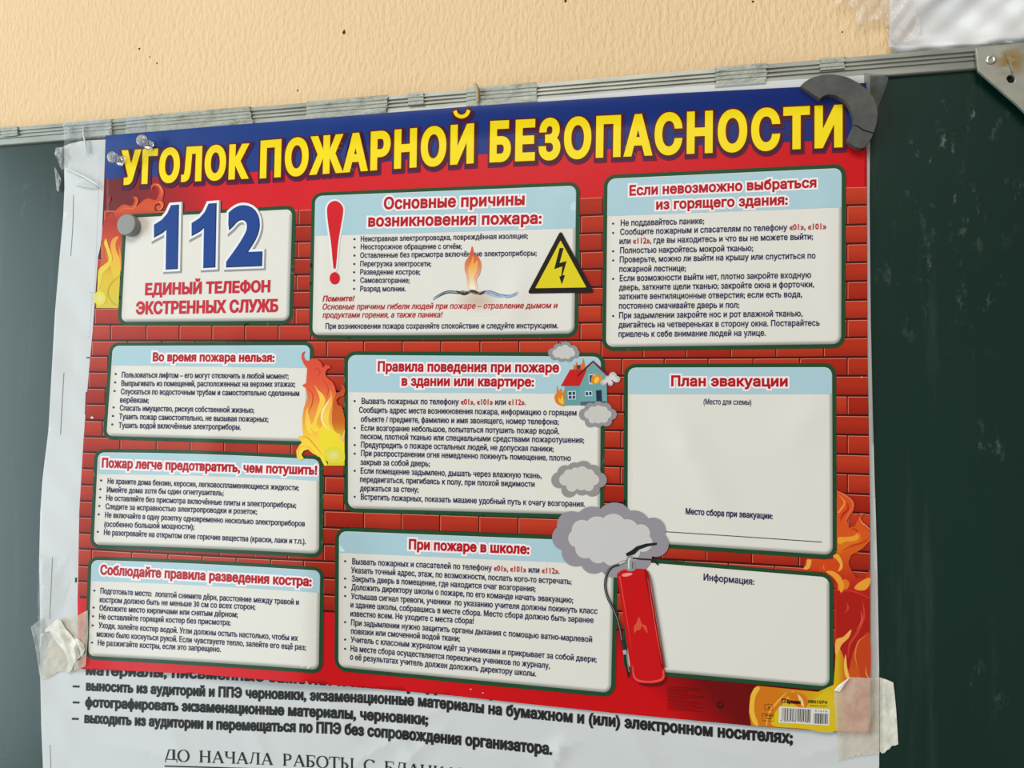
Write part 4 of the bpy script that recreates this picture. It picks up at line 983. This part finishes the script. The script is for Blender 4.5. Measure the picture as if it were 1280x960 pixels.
# extinguisher
def ze(L): return [(x/4+540, y/4+640) for x, y in L]
k = Ink()
sh_in = catmull(ze([(1070, 296), (1090, 340), (1112, 470), (1140, 640), (1161, 778)]), False, 5)
for wd_, ca_, cb_, zz_ in ((2.2, (104, 92, 86), (150, 144, 136), 6.3), (5.5, (150, 144, 136), (230, 226, 218), 6.0)):
    i0 = 0 if wd_ < 3 else 2.2; N_ = len(sh_in); Vv = np.concatenate([sh_in+[i0, 0], sh_in+[wd_, wd_*.1]])
    k.V.append(Vv); k.C.append(np.array([lin(ca_)]*N_+[lin(cb_)]*N_)); k.Z.append(np.full(2*N_, zz_)); k.F += [[k.n+i, k.n+i+1, k.n+N_+i+1, k.n+N_+i] for i in range(N_-1)]; k.n += 2*N_
k.stroke(ze([(1030, 858), (1090, 866), (1145, 858), (1168, 836)]), 2.6, (104, 8, 12), 13.6, taper=[.2, 1, 1, .4])
k.poly(ze([(926, 325), (932, 305), (952, 290), (1000, 285), (1050, 284), (1075, 292), (1084, 320), (1110, 470), (1138, 640), (1165, 800), (1164, 832), (1140, 852), (1085, 859), (1030, 852), (1008, 836), (998, 810), (975, 660), (950, 480)]), (204, 10, 18), 14, smooth=True)
k.poly(ze([(1062, 300), (1080, 310), (1108, 470), (1136, 640), (1158, 770), (1145, 775), (1120, 620), (1092, 470)]), (150, 6, 14), 14.5, smooth=True)
k.stroke(ze([(1078, 330), (1100, 470), (1128, 640), (1150, 760)]), 1.2, (230, 80, 70), 15, taper=[.4, 1, 1, .3])
k.stroke(ze([(938, 320), (955, 420), (985, 600), (1000, 700)]), 1.8, (226, 70, 66), 15, taper=[1, .8, .4, 0])
k.poly(ze([(950, 312), (975, 305), (1000, 306), (998, 314), (975, 322), (955, 322)]), (240, 150, 140), 15, smooth=True)
k.stroke(ze([(1004, 765), (1008, 815), (1030, 842), (1085, 849), (1135, 842), (1156, 825), (1155, 785)]), 2.6, (226, 86, 80), 15, taper=[.2, .8, 1, .8, 1, 1, .3])
k.poly(ze([(1012, 605), (1010, 575), (1022, 555), (1035, 525), (1050, 560), (1070, 570), (1078, 605), (1062, 585), (1050, 570), (1040, 590), (1025, 590)]), (222, 84, 58), 15, smooth=True)
k.poly(ze([(972, 290), (972, 235), (985, 218), (1005, 224), (1014, 250), (1014, 290)]), (150, 150, 152), 14.5, smooth=True)
k.stroke(ze([(984, 285), (984, 245), (992, 230)]), 1.6, (228, 228, 228), 15); k.stroke(ze([(1004, 285), (1003, 250)]), 1.2, (84, 84, 86), 15)
k.stroke(ze([(935, 262), (960, 250), (975, 248)]), 4.2, (130, 132, 134), 14.6); k.stroke(ze([(938, 258), (965, 246)]), 1.4, (220, 220, 220), 15)
k.poly(ze([(968, 208), (1000, 190), (1022, 172), (1070, 158), (1124, 153), (1124, 164), (1080, 172), (1036, 188), (1012, 212), (975, 222)]), (34, 32, 34), 15)
k.stroke(ze([(1005, 230), (1050, 236), (1100, 240), (1132, 264)]), 2.0, (40, 38, 40), 15)
k.stroke(ze([(940, 262), (900, 275), (875, 310), (866, 370), (880, 430), (910, 490), (935, 560), (950, 640), (962, 690)]), 3.4, (44, 46, 48), 14.4)
k.stroke(ze([(940, 258), (898, 272), (874, 308), (865, 370), (879, 430), (908, 490), (933, 560), (948, 640)]), 0.6, (150, 152, 154), 14.8)
k.stroke(ze([(962, 690), (966, 712)]), 4.4, (176, 176, 178), 14.8); k.stroke(ze([(966, 712), (975, 770), (984, 824)]), 3.2, (34, 32, 34), 14.4); k.stroke(ze([(972, 712), (980, 770), (986, 800)]), .9, (150, 150, 150), 14.8)
tag(k.build('extinguisher_picture', poster), 'printed red fire extinguisher')

# publisher's corner: number, barcode, small marks
k = Ink()
def zb(L): return [(x/13.333+950, y/13.333+864) for x, y in L]
k.poly(zb([(318, 252), (1165, 298), (1152, 572), (310, 522)]), (226, 222, 214), 13)
rb = random.Random(3); x = 365
while x < 850:
    w_ = rb.choice([6, 8, 12, 18]); f = (x-310)/850; c = rb.choice([(50, 46, 50), (96, 92, 98), (60, 58, 62)])
    k.poly(zb([(x, 275+f*46), (x+w_, 275+f*46), (x+w_-4, 478+f*46), (x-4, 478+f*46)]), c, 13.6, grid=None); x += w_+rb.choice([7, 10, 14])
x = 900
while x < 1130:
    w_ = rb.choice([8, 12, 20]); c = rb.choice([(56, 52, 56), (84, 82, 86)])
    k.poly(zb([(x, 366+(x-900)*.04), (x+w_, 366+(x-900)*.04), (x+w_-2, 540+(x-900)*.04), (x-2, 540+(x-900)*.04)]), c, 13.6, grid=None); x += w_+rb.choice([7, 10])
k.text('4 602783 741083', *zb([(335, 502), (840, 528)]), 2.0, (60, 56, 60), 13.6, w=0.05)
k.text('01074', *zb([(915, 342), (1120, 356)]), 2.4, (60, 56, 60), 13.6, w=0.05, track=.2)
tag(k.build('barcode_label', poster), kind='stuff'); k = Ink()
k.text('0801074', *zb([(800, 200), (1118, 216)]), 4.4, (60, 50, 20), 13.6, w=.15)
k.text('Сделано в России', *zb([(825, 246), (1112, 258)]), 1.3, (90, 76, 20), 13.6, w=.08)
tag(k.build('article_number', poster), kind='stuff'); k = Ink()
k.poly(zb([(358, 122), (425, 126), (422, 196), (358, 192)]), (62, 14, 14), 13.4); k.poly(zb([(375, 150), (405, 140), (412, 170), (398, 180), (382, 196), (374, 196)]), (226, 140, 80), 13.8)
k.text('Ірман', *zb([(438, 200), (678, 218)]), 5.0, (62, 14, 20), 13.6, w=.55)
tag(k.build('publisher_logo', poster), kind='stuff'); k = Ink()
BR_ = (120, 62, 14)
k.stroke(zb([(60, 232), (150, 216), (215, 236)]), .6, BR_, 13); k.stroke(zb([(75, 245), (80, 320), (135, 300), (205, 322), (212, 250)]), .6, BR_, 13, smooth=False); k.disc(*zb([(148, 275)])[0], 1.3, BR_, 13, n=8)
k.stroke(zb([(38, 372), (226, 378), (222, 500), (38, 490), (38, 372)]), .6, BR_, 13, smooth=False)
k.text('ПРИМ', *zb([(80, 420), (215, 424)]), 2.2, BR_, 13, w=.15); k.text('ЕАС', *zb([(110, 465), (190, 470)]), 2.2, BR_, 13, w=.15)
tag(k.build('recycling_marks', poster), kind='stuff'); k = Ink()
for i in range(13):
    y = 858.5+i*2.35; n_ = rb.randint(5, 9); k.stroke([(834, y-.3), (834+n_*5, y+n_*.35)], .55, (116, 6, 8), 3, smooth=False)
k.disc(900, 881.5, 4.2, (70, 6, 8), 3, ry=4.6, n=12); k.disc(900.6, 880.6, 1.6, (120, 16, 16), 3.5, n=8)
for x_, y_ in ((383, 852.3), (588.5, 861.5), (603.5, 866.2)): k.disc(x_, y_, 1.1, (226, 214, 210), 3, ry=.7, n=6)
k.disc(115, 522, 2.0, (226, 222, 218), 5, ry=1.4, n=7); k.disc(1077, 471.5, 1.0, (226, 200, 190), 5, n=6)
tag(k.build('fine_print', poster), kind='stuff')
# ------------------------------------------------------------------ magnets and pins on the poster
def hp_at(px, py):
    P = pix2plane([px], [py], .003); return float(h_poster(P[:, 0], P[:, 1])[0])+.0008
m_grey = simple('grey_magnet_plastic', (142, 144, 142), .38, 0, 90, .05)
h = hp_at(164.5, 283); o = lathe('round_magnet', PW(164.5, 283, h-.0003), [(.0080, 0), (.0083, .0004), (.0083, .0058), (.0079, .0064), (.0072, .0065)], m_grey, n=48)
tag(o, 'small round grey magnet on the left of the poster, beside the blue 112', 'magnet')

m_fer, nt, b = mat('dark_ferrite')
n1 = noise(nt, 80, 6, (1, 1, 1), .7); r1 = ramp(nt, n1.outputs['Fac'], [(.3, lin((58, 58, 57))), (.62, lin((80, 80, 78))), (.8, lin((106, 106, 104)))])
nt.links.new(r1.outputs[0], b.inputs['Base Color']); b.inputs['Roughness'].default_value = .55; bump(nt, b, n1.outputs['Fac'], .35, .0006)
h = hp_at(1060, 130)
ring = empty('broken_ring_magnet', PW(1060, 135, h)); tag(ring, 'dark grey broken ring-shaped magnet at the top right corner of the poster', 'magnet')
A_ = [(1000.3, 107.7), (1005, 103), (1011, 99), (1018, 96), (1027, 93.6), (1035, 92.8), (1042.5, 93), (1050, 94.2), (1058, 96), (1066, 99.6), (1073.8, 103.8), (1081, 109.6), (1087.8, 116), (1093, 124), (1096.4, 133.4), (1097.2, 142), (1096.4, 150.6),
      (1094.8, 158), (1092.5, 165.5), (1086, 164), (1080, 162), (1073, 157.5), (1067, 156), (1066.9, 148), (1064.4, 138), (1062.4, 133), (1059.7, 128.8), (1056, 125), (1051.9, 122.5), (1047, 120), (1042.5, 118.6), (1036, 117.8), (1031.6, 118.8), (1028, 121), (1025.3, 123.5), (1018, 118.6), (1011, 114)]
B_ = [(1066.6, 157), (1073, 158.6), (1079, 163), (1086, 165.2), (1092.2, 166.8), (1090, 172), (1087.8, 175.6), (1085, 180), (1081.6, 184), (1077.5, 185.4), (1073.8, 185), (1070, 184), (1066, 182), (1062, 179), (1059, 175.4), (1060, 172), (1061.6, 168.6), (1065, 161.6)]
plate('ring_fragment', A_, None, h-.0008, h+.0052, m_fer, ring, .0005)
plate('ring_fragment', B_, None, h-.0008, h+.0050, m_fer, ring, .0005)
mt, nt, b = mat('clear_acrylic'); b.inputs['Transmission Weight'].default_value = .82; b.inputs['Roughness'].default_value = .03; b.inputs['IOR'].default_value = 1.49
n1 = noise(nt, 200, 2); r1 = ramp(nt, n1.outputs['Fac'], [(.3, (.93, .96, 1, 1)), (.7, (1, 1, 1, 1))]); nt.links.new(r1.outputs[0], b.inputs['Base Color'])
M_ACR = mt; m_pin = simple('steel_pin', (190, 190, 190), .25, 1)
def pin(x, y, label, dx=0, dz=0):
    h = hp_at(x, y); c = PW(x, y, h)
    e = empty('push_pin', c); tag(e, label, 'push pin')
    from mathutils import Euler
    R_ = Euler((dx, 0, dz)).to_matrix()
    prof = [(.0032, .0002), (.0040, .0006), (.0040, .0014), (.0034, .0022), (.0026, .0036), (.0025, .0052), (.0029, .0074), (.0038, .0088), (.0043, .0096), (.0043, .0110), (.0038, .0116), (.0026, .0118)]
    lathe('pin_body', c, prof, M_ACR, e, 32, tilt=R_)
    lathe('needle', c, [(.0005, -.0012), (.0005, .0060), (.0002, .0064)], m_pin, e, 10, tilt=R_)
pin(186.5, 182, 'clear plastic push pin nearer the top edge, right of the other clear pin', -.05, .10)
pin(151.5, 201.5, 'clear plastic push pin on the left edge of the poster, lower of the two', .02, .02)

# ------------------------------------------------------------------ tapes
def film(name, colr, alpha, rough, bmp, dirt=None, scale=90):
    """thin sticky tape: part see-through, part coloured, with a shiny face"""
    mt, nt, b = mat(name); out = nt.nodes['Material Output']
    n1 = noise(nt, scale, 4, (1, 1, 1), .65); b.inputs['Roughness'].default_value = rough
    a = np.array(lin(colr)); lo = tuple(a[:3]*.82)+(1,); r1 = ramp(nt, n1.outputs['Fac'], [(.35, lo), (.65, tuple(a))])
    last = r1.outputs[0]; asock = None
    if dirt:
        n2 = noise(nt, 120, 6, (.45, 1, 1.6), .75); r2 = ramp(nt, n2.outputs['Fac'], [(.52, (0, 0, 0, 1)), (.66, (1, 1, 1, 1))])
        mx = nd(nt, 'ShaderNodeMix', data_type='RGBA'); nt.links.new(r2.outputs[0], mx.inputs[0]); nt.links.new(last, mx.inputs[6]); mx.inputs[7].default_value = lin(dirt); last = mx.outputs[2]
    nt.links.new(last, b.inputs['Base Color'])
    tr = nd(nt, 'ShaderNodeBsdfTransparent'); ms = nd(nt, 'ShaderNodeMixShader')
    r3 = ramp(nt, n1.outputs['Fac'], [(.3, (max(0, alpha-.08),)*3+(1,)), (.7, (min(1, alpha+.08),)*3+(1,))])
    nt.links.new(r3.outputs[0], ms.inputs[0]); nt.links.new(tr.outputs[0], ms.inputs[1]); nt.links.new(b.outputs[0], ms.inputs[2]); nt.links.new(ms.outputs[0], out.inputs['Surface'])
    bump(nt, b, n1.outputs['Fac'], bmp, .0015)
    return mt
M_CLEAR = film('clear_tape_film', (225, 232, 232), .14, .10, .6)
M_CLOUDY = film('cloudy_tape_film', (214, 220, 218), .45, .2, .6)
M_DIRTY = film('old_dirty_tape', (196, 200, 188), .72, .35, .35, dirt=(128, 128, 110))
M_MASK = film('cream_paper_tape', (234, 222, 202), .52, .55, .5)
M_MASKO = film('cream_paper_tape_back', (238, 235, 222), .985, .55, .55, scale=110)
M_DKT = film('grey_tape_on_board', (104, 112, 104), .55, .45, .5)
def patch(name, pts, mt, hf, off, parent=None, grid=6, bulge=None):
    V, Fc = tess(pts, grid)
    x, y = V[:, 0], V[:, 1]; hh = np.full(len(x), .002)
    for _ in range(5):
        P = pix2plane(x, y, hh); hh = hf(P[:, 0], P[:, 1])+off
        if bulge is not None: hh = hh+bulge(x, y)
    o = mesh_obj(name, to_world(pix2plane(x, y, hh)), Fc, mt, parent, smooth=True)
    bm = bmesh.new(); bm.from_mesh(o.data)
    for f in bm.faces:
        if f.normal.y > 0: f.normal_flip()
    bm.to_mesh(o.data); bm.free()
    if parent is None:
        c = sum((v.co for v in o.data.vertices), Vector())/len(o.data.vertices); o.data.transform(Matrix.Translation(-c)); o.location = c
    return o
h_both = lambda x, y: np.maximum(h_exam(x, y), h_poster(x, y)*INP(x, y))
PZ = [np.array(TOP), np.array(BOT)]
def INP(x, y):
    px, py = plane2pix(np.stack([x, y, np.full(len(x), .002)], -1))
    lx = np.interp(py, [p[1] for p in LEFT[::-1]], [p[0] for p in LEFT[::-1]]); rx = np.interp(py, [p[1] for p in RIGHT], [p[0] for p in RIGHT])
    by_ = np.interp(px, [p[0] for p in BOT[::-1]], [p[1] for p in BOT[::-1]]); ty = np.interp(px, [p[0] for p in TOP], [p[1] for p in TOP])
    e = np.minimum(np.minimum(px-lx, rx-px), np.minimum(by_-py, py-ty)); return sm((e+3)/3.)
def crease(a, b_, wd, amp):
    a = np.array(a, float); b_ = np.array(b_, float)
    def f(x, y):
        ab = b_-a; t_ = np.clip(((x-a[0])*ab[0]+(y-a[1])*ab[1])/(ab@ab), 0, 1); d = np.hypot(x-a[0]-t_*ab[0], y-a[1]-t_*ab[1])
        return amp*np.maximum(0, 1-d/wd)*np.sin(np.pi*(t_*.8+.1))
    return f
def csum(*fs): return lambda x, y: sum(f(x, y) for f in fs)
# lower left: torn cream tape with a raised fold
zt = lambda L: [(x/6.4+20, y/6.4+720) for x, y in L]
tp = empty('masking_tape', PW(80, 805, .003)); tag(tp, 'crumpled torn cream masking tape at the lower left corner of the poster', 'tape')
patch('tape_strip', zt([(232, 425), (300, 372), (345, 345), (400, 338), (482, 328), (520, 300), (573, 275), (578, 420), (570, 560), (556, 722), (500, 742), (430, 772), (380, 758), (330, 765), (300, 790), (255, 812), (205, 828), (207, 760), (222, 680), (250, 580), (268, 520), (250, 470)]),
      M_MASK, h_both, .0016, tp, 4, csum(crease((66, 800), (76, 838), 6, .0004), crease((92, 795), (99, 835), 4, .0005), lambda x, y: .0004*np.sin(x*.5)*np.sin(y*.4)))
patch('raised_fold', zt([(226, 435), (262, 402), (330, 345), (356, 352), (395, 420), (440, 470), (478, 520), (492, 570), (512, 650), (470, 690), (448, 745), (425, 772), (398, 760), (420, 700), (405, 640), (380, 590), (330, 540), (290, 480), (268, 440), (240, 450)]),
      M_MASKO, h_both, .0026, tp, 3, csum(crease((62, 784), (96, 815), 5, .0018), crease((72, 780), (90, 838), 5, .0013), crease((92, 800), (95, 830), 3, .0012)))
patch('raised_fold', zt([(470, 500), (500, 505), (540, 545), (552, 590), (530, 640), (512, 650), (495, 600), (484, 540)]), M_MASKO, h_both, .0022, tp, 3, csum(crease((96, 800), (104, 815), 3, .0014)))
cl = patch('clear_tape', zt([(118, 410), (160, 372), (215, 330), (232, 400), (262, 500), (262, 560), (240, 640), (215, 740), (205, 832), (190, 800), (170, 660), (150, 540)]), M_CLOUDY, h_exam, .0007, None, 3,
           csum(crease((40, 785), (52, 845), 2.5, .0012), crease((46, 780), (58, 800), 2, .0012), crease((54, 775), (50, 820), 2, .0008)))
tag(cl, 'sliver of clear tape sticking out left of the crumpled cream tape', 'tape')
cl = patch('clear_tape', [(48.5, 693), (84, 697), (87, 728), (78, 760), (74, 782), (62, 790), (47, 786), (47, 740)], M_CLEAR, h_exam, .0006, None, 6, lambda x, y: .0003*np.sin(x*.3+y*.2))
tag(cl, 'smooth clear tape patch on the left margin of the white sheet, above the cream tape', 'tape')
# lower right
z9 = lambda L: [(x/6.4+940, y/6.4+810) for x, y in L]
tp = empty('masking_tape', PW(1085, 900, .003)); tag(tp, 'flat cream masking tape over the lower right corner of the poster', 'tape')
patch('tape_strip', z9([(655, 340), (700, 348), (785, 232), (860, 236), (940, 240), (1020, 235), (1021, 400), (1020, 640), (1020, 846), (985, 852), (970, 840), (940, 856), (925, 846), (900, 862), (880, 850), (850, 872), (830, 852), (800, 880), (780, 872), (760, 892), (735, 884), (695, 905), (684, 760), (668, 560)]),
      M_MASK, h_both, .0017, tp, 4, csum(crease((1062, 870), (1075, 880), 2.5, .0005), crease((1068, 850), (1070, 905), 3, .0004), crease((1055, 905), (1085, 912), 3, .0004), lambda x, y: .00012*np.sin(x*.7)*np.sin(y*.6)))
patch('torn_end', z9([(1022, 235), (1070, 250), (1130, 276), (1140, 360), (1152, 480), (1160, 600), (1170, 770), (1145, 780), (1120, 782), (1100, 808), (1078, 818), (1062, 838), (1040, 843), (1022, 828)]),
      M_MASKO, h_board, .0007, tp, 4, csum(crease((1105, 860), (1110, 935), 5, .0006), lambda x, y: .0002*np.sin(x*.6)*np.sin(y*.5)))
patch('folded_corner', z9([(655, 338), (690, 300), (740, 262), (785, 231), (745, 290), (702, 350), (675, 346)]), simple('white_tape_back', (240, 236, 224), .6), h_both, .0026, tp, 3, crease((1045, 862), (1060, 848), 3, .0010))
# upper right: greyish tape on the board beside the ring magnet
z8 = lambda L: [(x/6.4+980, y/6.4+60) for x, y in L]
tg = patch('grey_tape', z8([(640, 200), (800, 215), (835, 235), (820, 300), (800, 360), (775, 420), (742, 500), (720, 520), (690, 500), (640, 420)]), M_DKT, h_exam, .0006, None, 4, csum(crease((1105, 98), (1098, 130), 4, .0006)))
tag(tg, 'greyish see-through tape on the green board, right behind the broken ring magnet', 'tape')
# upper left: shiny clear tape over the corner of the white sheet
tc_ = empty('clear_tape', PW(98, 205, .002)); tag(tc_, 'wrinkled shiny clear tape over the top left corner of the white sheet', 'tape')
z6 = lambda L: [(x/6.4+40, y/6.4+130) for x, y in L]
patch('tape_film', z6([(262, 200), (300, 190), (420, 180), (600, 195), (600, 260), (586, 300), (584, 480), (575, 680), (500, 655), (380, 640), (262, 520), (250, 420)]), M_CLEAR, h_exam, .0008, tc_, 5,
      csum(crease((81, 210), (128, 234), 3, .0016), crease((90, 185), (100, 205), 3, .0012), crease((104, 160), (107, 190), 2, .0016), crease((92, 228), (122, 232), 2, .0012), crease((98, 180), (95, 200), 3, .0008), crease((112, 205), (118, 206), 2, .0008), lambda x, y: .0002*np.sin(x*.4+y*.5)))
patch('crumpled_end', z6([(180, 402), (190, 350), (240, 345), (262, 330), (262, 430), (262, 510), (240, 530), (222, 500), (210, 460)]), M_CLOUDY, h_exam, .0012, tc_, 3, csum(crease((70, 190), (80, 200), 2, .0025), crease((78, 183), (76, 212), 2.5, .0022), crease((69, 193), (74, 210), 2, .002)))
patch('crumpled_end', z6([(178, 500), (200, 535), (235, 600), (225, 650), (212, 702), (198, 690), (190, 620)]), M_CLOUDY, h_board, .0016, tc_, 3, csum(crease((69, 212), (74, 238), 2, .0020), crease((74, 222), (73, 238), 1.6, .002)))
m_glint = simple('painted_crease_glint', (236, 240, 240), .2)  # near-white strips below paint the shine along the film's creases
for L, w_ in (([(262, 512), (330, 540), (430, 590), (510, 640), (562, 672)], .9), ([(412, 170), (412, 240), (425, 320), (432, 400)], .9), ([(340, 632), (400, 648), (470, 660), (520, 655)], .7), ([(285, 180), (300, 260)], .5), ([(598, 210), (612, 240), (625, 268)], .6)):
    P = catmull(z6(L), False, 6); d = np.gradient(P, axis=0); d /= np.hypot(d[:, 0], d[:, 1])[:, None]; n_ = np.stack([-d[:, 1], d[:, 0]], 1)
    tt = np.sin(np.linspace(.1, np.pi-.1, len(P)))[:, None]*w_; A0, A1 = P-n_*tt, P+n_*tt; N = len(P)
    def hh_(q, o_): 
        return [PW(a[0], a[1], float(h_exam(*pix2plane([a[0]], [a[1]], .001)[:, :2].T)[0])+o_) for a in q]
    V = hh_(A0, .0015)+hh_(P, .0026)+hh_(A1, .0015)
    mesh_obj('crease_glint', V, [[i, i+1, N+i+1, N+i] for i in range(N-1)]+[[N+i, N+i+1, 2*N+i+1, 2*N+i] for i in range(N-1)], m_glint, tc_, smooth=True)

# old tapes wrapped over the aluminium rail
def rail_tape(x0, x1, label, mt=M_DIRTY, z0=.0003, ragged=.0015, skew=0, wrinkle=.00012):
    rt = random.Random(int(x0)); prof = [(z, h_) for z, h_ in PROF if h_ > 0 and z >= z0]
    pts = []
    for (za, ha), (zb_, hb) in zip(prof[:-1], prof[1:]):
        n_ = max(1, int(abs(zb_-za)/.0008))
        pts += [(za+(zb_-za)*i/n_, ha+(hb-ha)*i/n_) for i in range(n_)]
    pts.append(prof[-1]); pts.append((prof[-1][0]+.0009, prof[-1][1]-.002))
    y0 = 176-.083*x0; X0 = PW(x0, y0, .004).x; X1 = PW(x1, 176-.083*x1, .004).x; NX = max(4, int((X1-X0)/.0018)); V = []; n_ = len(pts)
    for i in range(NX+1):
        for j, (z, h_) in enumerate(pts):
            e = (rt.random()-.5)*ragged if i in (0, NX) else 0
            V.append((X0+(X1-X0)*i/NX+e+skew*(z/.0135-.5), -(h_*.6+.0052*.4+.0006+wrinkle*rt.random()), RAIL_Z+z))
    Fc = [[i*n_+j, (i+1)*n_+j, (i+1)*n_+j+1, i*n_+j+1] for i in range(NX) for j in range(n_-1)]
    o = mesh_obj('rail_tape', V, Fc, mt, None, origin=((X0+X1)/2, -.005, RAIL_Z), smooth=False)
    sol = o.modifiers.new('thickness', 'SOLIDIFY'); sol.thickness = .00015; sol.offset = 1
    tag(o, label, 'tape'); return o
rail_tape(1, 23, 'crumpled old tape on the rail at the far left of the picture', M_DIRTY, .006)
rail_tape(80, 140, 'cloudy clear tape over the rail above the white sheet corner', M_CLOUDY)
rail_tape(158, 183, 'short pale tape on the rail, just left of the long dirty strip', M_CLOUDY, skew=.001)
rail_tape(183, 315, 'long dirty grey tape along the rail above the start of the yellow title', skew=-.002)
rail_tape(383, 484, 'long dirty tape on the rail, left of the small hook', skew=.002)
rail_tape(510, 530, 'narrow dark patch of old tape on the rail, left of the small hook', M_DIRTY, .002)
rail_tape(583, 671, 'greenish tape wrapped on the rail, right of the small hook', skew=.001)
rail_tape(894, 958, 'pale tape on the rail, left of the ring magnet', skew=.001)
rail_tape(1025, 1056, 'thin glue-stained tape scrap on the rail above the ring magnet', M_DIRTY, .006)

# bent hook of cord over the rail
def tube(name, pts, r, mt, parent=None, seg_=8, close=True):
    P = np.array(catmull([p[:3] for p in pts], False, 5)) if len(pts[0]) == 3 else None
    N = len(P); V = []
    rr = np.interp(np.linspace(0, 1, N), np.linspace(0, 1, len(r)), r) if not np.isscalar(r) else np.full(N, r)
    T_ = np.gradient(P, axis=0); up = np.array([0, 1., 0])
    for i in range(N):
        tt = T_[i]/np.linalg.norm(T_[i]); a = np.cross(tt, up); a /= np.linalg.norm(a)+1e-9; b_ = np.cross(tt, a)
        for j in range(seg_): an = 2*math.pi*j/seg_; V.append(P[i]+rr[i]*(a*math.cos(an)+b_*math.sin(an)))
    Fc = [[i*seg_+j, i*seg_+(j+1) % seg_, (i+1)*seg_+(j+1) % seg_, (i+1)*seg_+j] for i in range(N-1) for j in range(seg_)]+[list(range(seg_))[::-1], [(N-1)*seg_+j for j in range(seg_)]]
    return mesh_obj(name, V, Fc, mt, parent, origin=P[0] if parent is None else None, smooth=True)
hk = [tuple(PW(x, y, h_)) for x, y, h_ in ((597.6, 128, .0064), (597.2, 121, .0068), (597.0, 115, .0072), (596.0, 109.5, .0066), (594.2, 106, .0050), (592.4, 105.2, .0035))]
tag(tube('bent_hook', hk, [.0010, .0014, .0011, .0015, .0013, .0007], simple('tan_cord', (176, 160, 128), .7)), 'small bent tan hook standing up from the rail above the title', 'hook')

# crumpled white sheet on the wall, above the right end of the board
mp_, nt, b = mat('crumpled_white_paper')
n1 = noise(nt, 24, 3, (1, 1, 1), .5); r1 = ramp(nt, n1.outputs['Fac'], [(.35, lin((214, 214, 216))), (.65, lin((224, 224, 225)))]); nt.links.new(r1.outputs[0], b.inputs['Base Color'])
b.inputs['Roughness'].default_value = .5; bump(nt, b, n1.outputs['Fac'], .18, .004)
z5 = lambda L: [(x/4.571+1000, y/4.571) for x, y in L]
def wob(x, y):
    u = (x-1110)/40; v = y/20
    w_ = .0016*np.sin(u*1.5+v*1.2)+.0010*np.sin(u*3.1-v*2.2+1)+.0006*np.sin(u*6+v*3)
    d = np.abs((x-1140)*.55+(y-10))*.9; w_ = w_+.0012*np.maximum(0, 1-d/12)
    bot = np.interp(x, [1112, 1122, 1220, 1280, 1400], [66, 69, 61, 54, 46])
    return w_+.0045*np.exp(-((bot-9-y)/7.)**2)-.002*sm((y-bot+3)/4)
paper_w = patch('white_paper_sheet', z5([(515, -260), (512, -60), (515, 120), (510, 230), (512, 268), (528, 290), (560, 312), (700, 300), (1000, 275), (1290, 245), (1500, 228), (1900, 190), (1900, -260)]), mp_, lambda x, y: x*0+WALL_H, .0050, None, 5, wob)
sol = paper_w.modifiers.new('thickness', 'SOLIDIFY'); sol.thickness = .0004; sol.offset = -1
tag(paper_w, 'wavy crumpled white paper sheet stuck to the wall above the right end of the board', 'paper')
tw = patch('clear_tape', z5([(105, 62), (150, 40), (200, 8), (240, -60), (400, -80), (580, -80), (640, -20), (660, 60), (690, 130), (700, 200), (640, 230), (560, 250), (505, 215), (480, 110), (420, 110), (345, 160), (320, 120), (310, 50), (260, 10), (190, 20)]), film('clear_wall_film', (238, 226, 214), .30, .15, .5),
           lambda x, y: x*0+WALL_H, .0062, None, 4, csum(lambda x, y: np.where(x > 1108, .0042, 0.0), lambda x, y: .0010*np.sin(x*.30+y*.22)+.0006*np.sin(x*.6-y*.5), crease((1080, 5), (1075, 35), 3, .003), crease((1085, 0), (1112, 25), 3, .003), crease((1023, 14), (1045, 2), 2, .002), crease((1150, 20), (1148, 50), 3, .003)))
tag(tw, 'wrinkled clear tape holding the left edge of the white paper on the wall', 'tape')
